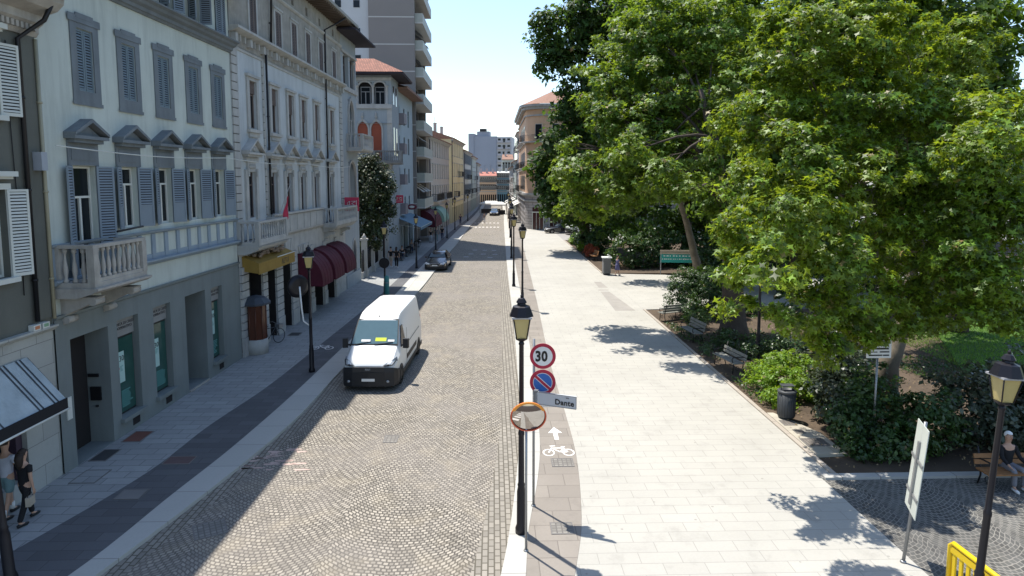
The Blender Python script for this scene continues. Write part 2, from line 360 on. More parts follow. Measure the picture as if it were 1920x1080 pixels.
cover(-8.9,15.3,.55,.45,.088,'paler cover set in the dark paving band close to the camera',mat('pale_band',(.2,.19,.18),.9))
cover(-9.9,31.6,.5,.6,.084,'dark drain cover on the pavement by the rusticated pillars',mat('dark_grate',(.05,.05,.05),.8))
cover(9.28,19.3,.36,.36,.127,'small square cover in the corner slab next to the grey litter bin',M_iron)
cover(9.3,18.6,.24,.24,.127,'smallest middle cover in the corner slab',M_iron)
cover(9.38,17.8,.62,.5,.127,'large square cover nearest the plaza corner in the corner slab',M_iron)
M_mark=mat('road_paint',(.56,.53,.49),.7,.12,3,bump=.1)
def stripq(pts,z,name='paving_inlay',m=None):
    return poly(name,pts,z,m)
M_inl=mat('grey_inlay',(.30,.28,.25),.85)
stripq([(7.15,36.9),(8.35,36.9),(7.95,43.3),(7.35,43.3)],.064,m=M_inl); stripq([(7.5,44.9),(8.15,44.9),(8.05,47.5),(7.55,47.5)],.064,m=M_inl); stripq([(7.3,43.75),(8.0,43.75),(8.0,44.1),(7.3,44.1)],.064,m=M_inl)
# painted bicycle and arrow
def bike_mark(cx,cy,s,label,z):
    b=MB()
    def ring(x,y,r,w):
        n=20; vs=[]
        for k in range(n):
            t=2*PI*k/n; vs+=[(cx+(x+(r)*math.cos(t))*s,cy+(y+(r)*math.sin(t))*s*1.35,z),(cx+(x+(r-w)*math.cos(t))*s,cy+(y+(r-w)*math.sin(t))*s*1.35,z)]
        b.add(vs,[(2*k,(2*k+2)%(2*n),(2*k+3)%(2*n),2*k+1) for k in range(n)])
    def ln(x0,y0,x1,y1,w=.05):
        dx,dy=x1-x0,(y1-y0); l=math.hypot(dx,dy); nx,ny=-dy/l*w/2,dx/l*w/2
        b.add([(cx+(p+a*nx)*s,cy+(q+a*ny)*s*1.35,z+.0004) for p,q,a in ((x0,y0,1),(x1,y1,1),(x1,y1,-1),(x0,y0,-1))],[(0,1,2,3)])
    ring(-.36,0,.22,.05); ring(.36,0,.22,.05)
    for q in ((-.36,0,-.2,.33),(-.2,.28,.2,.28),(-.19,.25,.08,.02),(.08,.02,.22,.33),(.08,.02,.36,.02),(.22,.25,.36,.0),(-.28,.42,-.08,.42),(-.2,.3,-.24,.42),(.13,.36,.28,.36)): ln(*q)
    return tag(b.build('bicycle_marking',M_mark),label,'road marking')
bike_mark(1.83,17.45,.78,'white bicycle symbol painted on the beige cycle path',.071)
bike_mark(-7.85,28.9,.9,'worn bicycle symbol painted on the dark band beside the left lamp post',.092)
a=MB(); a.add([(1.80,18.35,.071),(1.93,18.35,.071),(1.93,18.85,.071),(2.08,18.85,.071),(1.865,19.3,.071),(1.65,18.85,.071),(1.80,18.85,.071)],[(0,1,2,3,4,5,6)]); tag(a.build('arrow_marking',M_mark),'white painted arrow pointing up the cycle path','road marking')
for (yy,n,x0,x1) in ((103.2,8,-3.6,1.2),(113.0,7,-3.4,1.3)):
    b=MB()
    for i in range(n):
        x=x0+(x1-x0)*i/(n); b.quad((x,yy-.5,.005),(x+.33,yy-.5,.005),(x+.33,yy+.5,.005),(x,yy+.5,.005))
    tag(b.build('crossing_marking',M_mark),'dashed white line across the far road, '+('nearer of the two' if yy<110 else 'farther of the two'),'road marking')
b=MB()
for k in range(26):
    x=-6.2+random.uniform(-.9,.9); y=17.3+random.uniform(-.7,.7); b.quad((x,y,.005),(x+random.uniform(.1,.5),y+.03,.005),(x+random.uniform(.1,.5),y+.1,.005),(x-.05,y+.09,.005))
tag(b.build('old_marking',mat('old_paint',(.52,.38,.33),.8)),'faded reddish paint traces on the cobbles left of centre','road marking')
b=MB()
for (x,y) in ((-2.3,69.6),(-1.2,69.4),(-.2,69.3),(-2.6,66.0),(-1.3,65.8),(-.1,65.6),(-3.0,63.5),(-.6,63)):
    b.quad((x,y,.006),(x+.5,y,.006),(x+.5,y+.5,.006),(x,y+.5,.006))
tag(b.build('old_marking',mat('faint_paint',(.42,.42,.42),.8)),'faint pale paint patches on the road in the tower shadow','road marking')
# ------------------------------------------------------------------ facade kit
M_glass=glossy('window_glass',(.014,.018,.022),.08,spec=.22)
M_glassg=glossy('shop_glass',(.03,.09,.075),.07)
M_dark=mat('dark_recess',(.02,.018,.018),.9,bump=0)  # near-black for openings; also puts shade into reveals and slat gaps
M_black=mat('black_metal',(.02,.02,.022),.45,.1,metal=.3,bump=.05)
M_white=mat('white_joinery',(.62,.63,.58),.6,.06)
M_wshut=mat('white_shutter',(.58,.60,.55),.6,.06)
M_bshut=mat('blue_shutter',(.20,.245,.285),.6,.08)
M_gtrim=mat('grey_trim',(.17,.195,.21),.8,.16,stain=.5)
M_stone=mat('carved_stone',(.40,.38,.34),.85,.18,3,stain=.5,bump=.4)
M_tile=None
def wall(mb,s0,s1,z0,z1,holes,depth=.25,y=0,mi=0,mr=None):
    xs=sorted({s0,s1}|{h[0] for h in holes}|{h[1] for h in holes}); zs=sorted({z0,z1}|{h[2] for h in holes}|{h[3] for h in holes})
    xs=[x for x in xs if s0<=x<=s1]; zs=[z for z in zs if z0<=z<=z1]
    for i in range(len(xs)-1):
        for j in range(len(zs)-1):
            cx,cz=(xs[i]+xs[i+1])/2,(zs[j]+zs[j+1])/2
            if any(h[0]<cx<h[1] and h[2]<cz<h[3] for h in holes): continue
            mb.quad((xs[i],y,zs[j]),(xs[i+1],y,zs[j]),(xs[i+1],y,zs[j+1]),(xs[i],y,zs[j+1]),mi)
    for h in holes:
        d=y+(h[4] if len(h)>4 else depth); a,b,c,e=h[:4]; r=mi if mr is None else mr
        mb.quad((a,y,c),(a,d,c),(a,d,e),(a,y,e),r); mb.quad((b,y,c),(b,y,e),(b,d,e),(b,d,c),r)
        mb.quad((a,y,c),(b,y,c),(b,d,c),(a,d,c),r); mb.quad((a,y,e),(a,d,e),(b,d,e),(b,y,e),r)
def shell(mb,s0,s1,d,z0,z1,mi=0,y=0):
    mb.quad((s0,y,z0),(s0,y,z1),(s0,y+d,z1),(s0,y+d,z0),mi); mb.quad((s1,y,z0),(s1,y+d,z0),(s1,y+d,z1),(s1,y,z1),mi)
    mb.quad((s0,y+d,z0),(s0,y+d,z1),(s1,y+d,z1),(s1,y+d,z0),mi); mb.quad((s0,y,z1),(s1,y,z1),(s1,y+d,z1),(s0,y+d,z1),mi)
_c={}
def cached(key,fn):
    if key not in _c: _c[key]=fn()
    return _c[key]
def frame_mesh(w,h,transom,mull,mf,t=.06):
    b=MB()
    b.box(-w/2,-w/2+t,-.03,.03,0,h); b.box(w/2-t,w/2,-.03,.03,0,h); b.box(-w/2+t,w/2-t,-.03,.03,0,t); b.box(-w/2+t,w/2-t,-.03,.03,h-t,h)
    ht=h*.72 if transom else h-t
    if transom: b.box(-w/2+t,w/2-t,-.035,.03,ht-t/2,ht+t/2)
    if mull: b.box(-t*.6,t*.6,-.04,.02,t,ht-t/2)
    return b.mesh('frame',mf)
def pane_mesh(w,h,mg): return MB().box(-w/2+.05,w/2-.05,0,.015,.05,h-.05).mesh('pane',mg)
def shutter_mesh(w,h,sgn,mf,panel=.0,n=None):
    b=MB(); t=.055; x=lambda a:a*sgn
    b.box(x(0),x(t),-.02,.02,0,h); b.box(x(w-t),x(w),-.02,.02,0,h); b.box(x(t),x(w-t),-.02,.02,0,t*1.4); b.box(x(t),x(w-t),-.02,.02,h-t,h)
    z0=t*1.4
    if panel: b.box(x(t),x(w-t),-.008,.008,z0,z0+panel); z0+=panel; b.box(x(t),x(w-t),-.02,.02,z0,z0+t); z0+=t
    n=n or int((h-t-z0)/.075); dz=(h-t-z0)/n
    for i in range(n):
        z=z0+dz*(i+.5); b.add([(x(t),-.018,z-dz*.30),(x(w-t),-.018,z-dz*.30),(x(w-t),-.002,z+dz*.34),(x(t),-.002,z+dz*.34),(x(t),.018,z-dz*.30),(x(w-t),.018,z-dz*.30),(x(w-t),.002,z+dz*.34),(x(t),.002,z+dz*.34)],[(0,1,2,3),(4,7,6,5)])
    b.box(x(t),x(w-t),-.001,.001,z0,h-t,1)  # dark core sheet stands in for shade between the slats
    return b.mesh('shutter',[mf,M_dark])
def window(par,s,z,w,h,dep=.25,mf=None,mg=None,transom=True,mull=True,shut=None,sh_m=None,sw=None,panel=0,name='window',y=0,hoff=0,shz=None,shh=None):
    mf=mf or M_white; mg=mg or M_glass
    f=place(cached(('f',w,h,transom,mull,mf.name),lambda:frame_mesh(w,h,transom,mull,mf)),name,par,(s,y+dep,z))
    place(cached(('p',w,h,mg.name),lambda:pane_mesh(w,h,mg)),'pane',f,(0,.012,0))
    if shut is not None:
        sw=sw or w/2-.01; shh=shh or h; shz=shz or 0
        for sg,ang in ((1,shut[0]),(-1,shut[1])):
            if ang is None: continue
            me=cached(('s',sw,shh,sg,sh_m.name,panel),lambda:shutter_mesh(sw,shh,sg,sh_m,panel))
            place(me,'shutter',f,(-sg*(w/2+hoff),-dep-.035 if ang else -.06,shz),-sg*R(ang))
    return f
def moulding(mb,s0,s1,z0,prof,mi=0,y=0,ends=True):
    """prof: list of (out,z) outline going up, closed against the wall"""
    poly=[(y-o,z0+z) for o,z in prof]+[(y+.003,z0+prof[-1][1]),(y+.003,z0+prof[0][1])]
    mb.prism(poly,'x',s0,s1,mi)
def baluster(mb,x,y,z,h,mi=0,r=.06,n=8):
    mb.lathe([(r,0),(r,.06*h),(r*.55,.12*h),(r*1.0,.34*h),(r*.9,.45*h),(r*.42,.72*h),(r*.5,.86*h),(r*.95,.9*h),(r*.95,h)],x,y,n,mi,True,0,z)
def column(mb,x,y,z,h,r,mi=0,n=10):
    mb.lathe([(r*1.4,0),(r*1.4,.04*h),(r*1.05,.07*h),(r*.9,.88*h),(r*1.3,.95*h),(r*1.5,.96*h),(r*1.5,h)],x,y,n,mi,True,0,z)
def balcony(par,s0,s1,z,proj,h,m,name='balcony',nb=8,ns=3,bw=.06,rail_m=None,slab=.14,y=0,solid=False,label=None):
    b=MB(); b.box(s0,s1,y-proj,y-.002,z-slab,z); b.box(s0-.05,s1+.05,y-proj-.05,y-.002,z-slab*.6,z-.02) if False else None
    moulding(b,s0-.03,s1+.03,z-slab-.12,[(proj-.12,0),(proj-.05,.06),(proj-.02,.119)],0,y)
    o=b.build(name,m,par)
    r=MB(); rm=rail_m or m
    r.box(s0,s1,y-proj,y-proj+.18,z+h-.09,z+h); r.box(s0,s0+.18,y-proj+.18,y,z+h-.09,z+h); r.box(s1-.18,s1,y-proj+.18,y,z+h-.09,z+h)
    r.box(s0+.02,s1-.02,y-proj+.02,y-proj+.16,z+.001,z+.1)
    for x in (s0+.09,s1-.09):
        r.box(x-.1,x+.1,y-proj-.01,y-proj+.19,z+.001,z+h-.091)
        r.box(x-.08,x+.08,y-.14,y-.003,z+.001,z+h-.091)
    if solid: r.box(s0+.2,s1-.2,y-proj+.05,y-proj+.13,z+.1,z+h-.09)
    else:
        for i in range(nb): baluster(r,s0+.28+(s1-s0-.56)*i/(nb-1),y-proj+.09,z+.1,h-.19,0,bw)
    for i in range(ns):
        yy=y-proj+.09+(proj-.1)*(i+1)/(ns+1)
        for x in (s0+.09,s1-.09): baluster(r,x,yy,z+.001,h-.1,0,bw)
    r.build('balustrade',rm,o); return o
def scroll(mb,x,z,w,h,proj,mi=0,y=0):
    """console bracket: S-scroll outline extruded across its width"""
    pts=[]
    for i in range(15):
        t=i/14; o=proj*(1-t)**1.4+.10*math.sin(t*PI*2.2)*proj; pts.append((y-max(.03,o),z-h*t))
    pts+= [(y+.002,z-h),(y+.002,z)]
    mb.prism(pts,'x',x-w/2,x+w/2,mi)
    mb.path([(x-w/2-.02,y-proj*.86,z-.16*h),(x+w/2+.02,y-proj*.86,z-.16*h)],.15*h,12,mi)
    mb.path([(x-w/2-.02,y-.13,z-.84*h),(x+w/2+.02,y-.13,z-.84*h)],.13*h,12,mi)
def tri_ped(mb,s,z,w,h,o=.28,mi=0,y=0):
    mb.box(s-w/2,s+w/2,y-o,y-.002,z,z+.09,mi); mb.box(s-w/2+.1,s+w/2-.1,y-o+.1,y-.002,z-.1,z-.001,mi)
    mb.prism([(s-w/2+.12,z+.091),(s+w/2-.12,z+.091),(s,z+h-.1)],'y',y-o+.16,y-.002,mi)
    t=.1
    for sg in (-1,1):
        mb.prism([(s+sg*w/2,z+.091),(s+sg*w/2,z+.091+t*.8),(s,z+h+t*.6),(s,z+h-t*.4)],'y',y-o-.03,y-.003,mi)
def arch_frame(mb,s,z,w,h,t,o,mi=0,y=0,pointed=False,n=12,dep=.1):
    """raised architrave with arched head, round or pointed"""
    def curve(r,zc):
        out=[]
        for i in range(n+1):
            a=PI*i/n; x=math.cos(a)*r; zz=math.sin(a)*r
            if pointed: zz*=1.25+.25*max(0,1-abs(x)/r)
            out.append((s+x,zc+zz))
        return out
    zc=z+h-w/2*(1.4 if pointed else 1)
    a=[(s+w/2+t,z)]+curve(w/2+t,zc)+[(s-w/2-t,z)]; b=[(s+w/2,z)]+curve(w/2,zc)+[(s-w/2,z)]
    vs=[];k=len(a)
    for p,q in zip(a,b): vs+=[(p[0],y-o,p[1]),(q[0],y-o,q[1]),(p[0],y+dep,p[1]),(q[0],y+dep,q[1])]
    fs=[]
    for i in range(k-1):
        j=4*i; fs+=[(j,j+1,j+5,j+4),(j,j+4,j+6,j+2),(j+1,j+3,j+7,j+5)]
    mb.add(vs,fs,mi)
def arch_panel(mb,s,z,w,h,y,mi=0,pointed=False,n=12,th=.03):
    zc=z+h-w/2*(1.4 if pointed else 1); p=[(s+w/2,z)]
    for i in range(n+1):
        a=PI*i/n; x=math.cos(a)*w/2; zz=math.sin(a)*w/2
        if pointed: zz*=1.25+.25*max(0,1-abs(x)/(w/2))
        p.append((s+x,zc+zz))
    p.append((s-w/2,z)); mb.prism(p,'y',y,y+th,mi)
def quoins(mb,s0,s1,z0,z1,dz=.36,o=.06,y=0,mi=0,gap=.04):
    n=max(1,round((z1-z0)/dz)); d=(z1-z0)/n
    for i in range(n):
        a=z0+i*d; mb.box(s0,s1,y-o,y-.002,a+gap/2,a+d-gap/2,mi)
    mb.box(s0+.01,s1-.01,y-o*.35,y-.001,z0,z1,1)
def downpipe(par,pts,m=None,r=.055,label=None,name='drainpipe'):
    b=MB(); b.path(pts,r,8)
    for k in range(int(abs(pts[0][2]-pts[-1][2])/2.2)):
        z=min(pts[0][2],pts[-1][2])+1+k*2.2; b.lathe([(r+.02,0),(r+.02,.05)],pts[-1][0],pts[-1][1],8,0,True,0,z)
    return b.build(name,m or M_black,par)
TH=math.atan2(1,.035)
FX=lambda y:-11.35+(y-15)*.035
# ================================================================= A grey corner building
M_olive=mat('olive_render',(.125,.130,.112),.9,.12,.8,stain=.25,bump=.3)
M_wst=bricks('white_ashlar',(.44,.45,.42),1.05,.62,.008,(.18,.18,.17),'xz',.07,big=.3,stain=.3)
y0=8.0; S=lambda y:y-y0
A=thing('grey_building','dark olive grey building with white shutters above a white stone shop front','building',(FX(y0),y0,0),TH)
ws=[(14.25,15.25)]; hl=[]
for a,b_ in ws+[(11.9,12.9),(9.6,10.6)]: hl+=[(S(a),S(b_),5.5,7.55),(S(a),S(b_),9.25,10.9)]
b=MB(); wall(b,S(8),S(16.44),4.1,11.4,hl,.22); shell(b,S(8),S(16.44),10,4.1,11.4); b.box(S(15.98),S(16.44),-.05,-.002,4.3,11.3); b.build('wall',M_olive,A)
b=MB(); wall(b,S(8),S(16.44),0,3.95,[(S(12.0),S(15.35),.55,2.6,.35),(S(9),S(11.5),0,2.6,.35)],.35); b.box(S(8),S(16.44),.35,.4,0,3.95,0); b.build('ground_floor_wall',M_wst,A)
b=MB(); moulding(b,S(8),S(16.46),3.95,[(.04,0),(.10,.05),(.16,.1),(.16,.15)]); b.build('ledge',M_wst,A)
b=MB(); moulding(b,S(8),S(16.52),11.25,[(.05,0),(.12,.10),(.12,.22),(.25,.32),(.25,.5),(.62,.62),(.78,.78),(.82,1.02)])
for i in range(58): b.box(S(8)+.02+i*.145,S(8)+.10+i*.145,-.20,-.12,11.36,11.5)
for i in range(14): scroll(b,S(8)+.3+i*.6,11.92,.16,.28,.5)
b.build('cornice',M_stone,A)
b=MB(); b.quad((S(8),-1.0,12.28),(S(16.6),-1.0,12.28),(S(16.6),6,14.4),(S(8),6,14.4)); b.box(S(8),S(16.6),-1.05,-.85,12.22,12.36); b.build('roof',mat('dark_roof',(.05,.045,.045),.9),A)
for k,(a,b_) in enumerate(ws+[(11.9,12.9),(9.6,10.6)]):
    c=S((a+b_)/2)
    for z,h in ((5.5,2.05),(9.25,1.65)):
        window(A,c,z,1.0,h,.2,M_wshut,M_glass,shut=(165,165),sh_m=M_wshut,sw=.5)
        b=MB(); b.box(c-.62,c+.62,-.14,-.002,z-.12,z-.001); b.box(c-.66,c+.66,-.22,-.002,z+h+.30,z+h+.42); b.box(c-.60,c+.60,-.14,-.002,z+h+.24,z+h+.30)
        for sg in (-1,1): b.box(c+sg*.56-.06,c+sg*.56+.06,-.05,-.001,z,z+h)
        b.box(c-.62,c+.62,-.05,-.001,z+h+.001,z+h+.14); b.build('window_surround',M_wshut,A)
downpipe(A,[(S(16.30),-.75,12.2),(S(16.2),-.5,11.6),(S(15.85),-.09,11.1),(S(15.85),-.09,4.3)])
downpipe(A,[(S(16.42),-.09,11.2),(S(16.42),-.09,4.25)],mat('pale_pipe',(.33,.31,.22),.5),.045)
b=MB(); b.path([(S(15.55),-.03,11)]+[(S(15.55)-.03*math.sin(i),-.03,11-i) for i in range(1,7)],.012,5); b.build('cable',M_black,A)
b=MB(); b.box(S(16.1),S(16.3),-.28,-.06,8.0,8.45); b.box(S(16.14),S(16.26),-.07,-.002,8.1,8.3); b.build('junction_box',mat('box_grey',(.35,.38,.42),.5),A)
b=MB(); b.box(S(12.1),S(15.3),.30,.34,.6,2.55); b.build('shop_window',M_glass,A)
for q in (S(15.15),S(13.55)): MB().box(q,q+.19,.12,.3,.56,2.59).build('shop_window_frame',mat('plum_frame',(.07,.045,.07),.5),A)
b=MB(); b.box(S(15.62),S(15.85),-.16,-.02,4.1,4.24,0); b.box(S(15.92),S(16.15),-.16,-.02,4.1,4.24,1); b.box(S(15.66),S(15.81),-.165,-.16,4.13,4.21,2); b.box(S(15.96),S(16.11),-.165,-.16,4.13,4.21,3)
b.build('doorbell_lamp',[M_white,M_white,mat('orange_face',(.5,.2,.1),.5),mat('green_face',(.2,.35,.22),.5)],A)
# shop awning (a thing of its own)
M_aw=mat('grey_canvas',(.38,.44,.46),.85,.12,2.5,stain=.5)
aw=thing('shop_awning','pale striped canvas awning with black valance over the shop at the lower left','awning',(FX(12),12,0),TH)
b=MB(); b.add([(0,-.05,3.5),(3.47,-.05,3.5),(3.47,-.95,2.45),(0,-.95,2.45),(0,-.05,3.47),(3.47,-.05,3.47),(3.47,-.95,2.42),(0,-.95,2.42)],[(0,1,2,3),(4,7,6,5),(0,3,7,4),(1,5,6,2)])
for x in (2.6,2.72,3.08,3.2,1.4,1.55): b.add([(x,-.06,3.505),(x+.05,-.06,3.505),(x+.05,-.94,2.47),(x,-.94,2.47)],[(0,1,2,3)],1)
b.build('canopy',[M_aw,mat('dark_stripe',(.05,.06,.07),.8)],aw)
b=MB(); b.box(0,3.47,-.97,-.94,2.24,2.5); b.add([(3.47,-.06,3.5),(3.47,-.95,2.45),(3.47,-.95,2.22),(3.47,-.06,2.6)],[(0,1,2,3)]) ; b.build('valance',mat('black_canvas',(.015,.015,.017),.9),aw)
b=MB(); b.path([(-.02,-.96,2.22),(3.51,-.96,2.22)],.03,8); b.build('front_bar',M_white,aw)
# ================================================================= B white bank building
M_cream=mat('cream_render',(.52,.565,.515),.9,.10,.6,stain=.45,bump=.15)
M_bgrey=mat('grey_stone_front',(.19,.215,.21),.8,.10,.8,stain=.3)
y0=16.46; L_=27.42-16.46; S=lambda y:y-16.46
B=thing('bank_building','pale townhouse with grey blue shutters, five pediment windows and a grey bank front','building',(FX(y0),y0,0),TH)
cs=[18.0,20.05,22.05,24.05,26.05]; cu=[18.35,20.35,22.3,24.3,26.25]; ca=[18.6,20.6,22.7,24.6,26.7]
hl=[(S(c)-.42,S(c)+.42,6.3,8.15,.22) for c in cs]; hl[0]=(S(cs[0])-.5,S(cs[0])+.5,5.1,8.15,.22)
hl+=[(S(c)-.34,S(c)+.34,10.2,11.85,.10) for c in cu]
b=MB(); wall(b,0,L_,4.2,13.0,hl); wall(b,0,L_,13.4,15.5,[(S(c)-.42,S(c)+.42,13.55,15.1,.2) for c in ca]); shell(b,0,L_,10,0,15.5); b.build('wall',M_cream,B)
g_=[(S(16.98),S(18.56),.09,3.55,.80),(S(18.98),S(20.05),.62,3.6,.32),(S(20.88),S(21.92),.64,3.6,.32),(S(22.9),S(24.38),.15,3.6,1.1),(S(24.86),S(25.78),.66,3.55,.32)]
b=MB(); wall(b,0,L_,0,4.195,g_,y=-.04)
for a,c,d,e,f in g_: b.quad((a,f-.04,d),(c,f-.04,d),(c,f-.04,e),(a,f-.04,e),1 if f>1 else 0)
moulding(b,0,L_,4.15,[(.04,0),(.10,.05),(.12,.12)]); b.build('ground_floor_wall',[M_bgrey,M_dark],B)
b=MB()
for i in (1,2,4): a,c,d,e,f=g_[i]; MB().box(a-.08,c+.08,-.16,-.041,d-.12,d-.002).build('sill',M_bgrey,B)
for i in (1,2,4):
    a,c,d,e,f=g_[i]; w=MB(); w.box(a+.02,c-.02,.16,.2,d+.02,e-.02)
    o=w.build('shop_window',mat('shopframe',(.02,.025,.025),.5),B)
    MB().box(a+.08,c-.06,.14,.155,d+.07,e-.62).build('pane',M_glassg,o)
    MB().box(a+.02,c-.03,.10,.16,e-.55,e-.02).build('sign_panel',mat('sign_grey',(.26,.26,.25),.6),o)
    put_text('BANCA DI CREDITO\nCOOPERATIVO',.125,M_black,o,(a+.05,.096,e-.22),(PI/2,0,0))
    MB().box(a+.12,a+.52,.128,.134,d+1.0-.1*(i==2),d+1.95-.1*(i==2)).build('poster',mat('poster_mint',(.42,.60,.56),.6,.05),o)
    put_text('130',.24,M_black,o,(a+.14,.124,d+1.66-.1*(i==2)),(PI/2,0,0),name='poster_figure')
    k=MB(); k.path([(a+.2,.126,d+1.45),(a+.2,.120,d+1.45)],.07,12); k.build('poster_dot',mat('poster_red',(.5,.08,.1),.6),o)
    k=MB()
    for j in range(5): k.box(a+.3,a+.3+random.uniform(.08,.2),.125,.128,d+1.5-j*.035,d+1.515-j*.035)
    for j in range(9): k.box(a+.32,c-.2-random.uniform(0,.2),.135,.138,d+.7-j*.06,d+.73-j*.06)
    k.build('poster_lines',mat('poster_ink',(.1,.3,.28),.7),o)
    MB().box((a+c)/2-.02,(a+c)/2+.34,-.05,-.03,.2,.42).build('vent',M_dark,B)
# deep doorways
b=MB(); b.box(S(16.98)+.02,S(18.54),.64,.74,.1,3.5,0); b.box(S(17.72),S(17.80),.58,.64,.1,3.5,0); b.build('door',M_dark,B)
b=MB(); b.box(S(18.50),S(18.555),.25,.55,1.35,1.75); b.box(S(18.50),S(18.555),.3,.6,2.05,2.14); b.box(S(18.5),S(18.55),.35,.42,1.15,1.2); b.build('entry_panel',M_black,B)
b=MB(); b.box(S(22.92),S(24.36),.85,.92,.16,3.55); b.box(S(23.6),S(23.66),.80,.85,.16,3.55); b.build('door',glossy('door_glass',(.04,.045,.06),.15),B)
b=MB(); b.box(S(22.92),S(24.36),-.10,.8,.09,.149); b.build('door_step',M_stone,B)
b=MB(); b.box(S(16.68),S(16.86),-.07,-.041,1.45,2.05); b.path([(S(16.77),-.075,1.85),(S(16.77),-.068,1.85)],.07,12); b.build('wall_plaque',M_white,B)
# string ledges and dado
b=MB(); moulding(b,0,L_,5.02,[(.05,0),(.14,.06),(.2,.12),(.2,.17)]); moulding(b,0,L_,6.02,[(.05,0),(.12,.04),(.16,.1)])
for k in range(15):
    s=.12+k*(L_-.3)/14; b.box(s-.1,s+.1,-.05,-.001,5.2,6.01)
b.box(0,L_,-.03,-.0005,5.19,5.36); b.build('ledge',mat('pale_blue_trim',(.27,.33,.38),.8,.1,stain=.2),B)
for i,c in enumerate(cs):
    s=S(c); z0=5.12 if i==0 else 6.3; w=1.0 if i==0 else .84
    o=window(B,s,z0+.0,w-.02,8.15-z0-.01,.18,M_white,M_glass,shut=(160,148),sh_m=M_bshut,sw=.46,panel=.55)
    b=MB(); b.box(s-.62,s+.62,-.04,-.001,8.16,8.82)
    for sg in (-1,1): b.box(s+sg*(w/2+.06)-.055,s+sg*(w/2+.06)+.055,-.045,-.001,z0,8.159)
    b.box(s-.5,s+.5,-.055,-.0405,8.3,8.66); b.build('window_surround',M_gtrim,B)
    b=MB(); tri_ped(b,s,8.86,1.42,.50,.32); b.build('pediment',M_gtrim,B)
for i,c in enumerate(cu):
    s=S(c); b=MB()
    for sg in (-1,1): b.box(s+sg*.46-.12,s+sg*.46+.12,-.035,-.001,9.85,12.1)
    b.box(s-.34,s+.34,-.035,-.001,11.86,12.05); b.box(s-.34,s+.34,-.035,-.001,9.85,10.19); b.box(s-.66,s+.66,-.055,-.0352,12.0,12.2); b.box(s-.36,s+.36,-.06,-.0353,12.12,12.26); b.box(s-.62,s+.62,-.05,-.0352,9.8,9.9)
    b.build('window_surround',M_gtrim,B)
    f=window(B,s,10.2,.67,1.64,.09,M_bshut,M_glass,mull=False,transom=False,shut=(0,0),sh_m=mat('blue_shutter_dark',(.15,.20,.23),.6,.08),sw=.325)
b=MB(); moulding(b,-.02,L_+.02,12.98,[(.06,0),(.10,.06),(.16,.08),(.18,.18),(.30,.24),(.34,.32),(.46,.38),(.46,.43)]); b.build('cornice',M_gtrim,B)
for i,c in enumerate(ca):
    s=S(c); window(B,s,13.56,.82,1.52,.16,M_bshut,M_dark if i%2 else M_glass,shut=((105,110),(150,95),(110,150),(120,100),(8,8))[i],sh_m=M_bshut,sw=.41)
b=MB(); b.box(-.3,L_+.55,-1.15,.2,15.5,15.66); b.box(-.35,L_+.6,-1.22,-1.08,15.60,15.78); b.build('eaves',mat('eaves_grey',(.21,.20,.18),.85),B)
b=MB(); b.quad((-.3,-1.15,15.72),(L_+.55,-1.15,15.72),(L_+.55,5,17.8),(-.3,5,17.8)); b.quad((-.3,-1.15,15.72),(-.3,5,17.8),(-.3,10,15.7),(-.3,.2,15.68)); b.build('roof',mat('clay_roof',(.26,.13,.09),.9),B)
bal=balcony(B,S(16.62),S(18.95),5.12,1.05,.98,M_stone,nb=9,ns=3,bw=.065)
b=MB(); moulding(b,S(16.55),S(19.02),4.72,[(.6,0),(.85,.08),(1.0,.12),(1.15,.20),(1.15,.26)])
for s in (S(16.95),S(18.6)): scroll(b,s,4.72,.34,.72,.98)
b.build('console',M_stone,bal)
b=MB(); b.path([(S(17.9),-.9,6.35),(S(18.95),-1.0,6.42)],.03,8); b.build('flag_holder',M_black,bal)
# ================================================================= C palazzo
M_pal=mat('palazzo_render',(.49,.525,.535),.9,.10,.7,stain=.5,bump=.15)
M_pst=mat('palazzo_stone',(.43,.43,.41),.85,.14,2,stain=.4,bump=.3)
M_ptop=mat('palazzo_painted_frieze',(.33,.315,.28),.9,.20,2.2,stain=.5,bump=.3)
M_joint=mat('dark_joint',(.12,.115,.105),.9)  # dark colour deepens the weak shadow in the recessed stone joints
M_brsh=mat('brown_blind',(.15,.115,.10),.7,.1)
y0=27.45; LP=44.55-27.45; S=lambda y:y-27.45
P=thing('palazzo','long palazzo with rusticated pilasters, painted top floor and small attic windows','building',(FX(y0),y0,0),TH)
c1=[29.1,31.7,33.85,36.0,38.35,41.45]; c2=[29.6,32.2,34.5,36.55,38.9,42.0]; c3=[29.9,33.0,35.3,37.6,40.0,42.8]
hl=[(S(c)-.42,S(c)+.42,6.05,8.1,.17) for c in c1]+[(S(c)-.4,S(c)+.4,10.05,12.15,.17) for c in c2]
b=MB(); wall(b,0,LP,4.9,13.4,hl); shell(b,0,LP,12,0,18); b.build('wall',M_pal,P)
hl=[(S(c)-.36,S(c)+.36,14.3,16.0,.2) for c in c3]; hs=[(S(c)-.18,S(c)+.18,16.95,17.4,.2) for c in c3]
b=MB(); wall(b,0,LP,13.4,18,hl+hs,y=-.02); b.build('frieze_wall',M_ptop,P)
op=[(28.22,29.75,0,3.9),(30.35,31.45,0,3.7),(32.35,33.6,0,3.9),(34.9,36.6,0,3.4),(37.4,39.1,0,3.4),(39.9,41.6,0,3.4)]
b=MB(); wall(b,0,LP,0,4.895,[(S(a),S(c),d,e,.5) for a,c,d,e in op],y=-.04,mr=1)  # reveals take the near-black too, shade put into their colour
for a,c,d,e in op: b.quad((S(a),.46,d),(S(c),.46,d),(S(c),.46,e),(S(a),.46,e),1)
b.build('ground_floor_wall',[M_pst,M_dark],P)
b=MB()
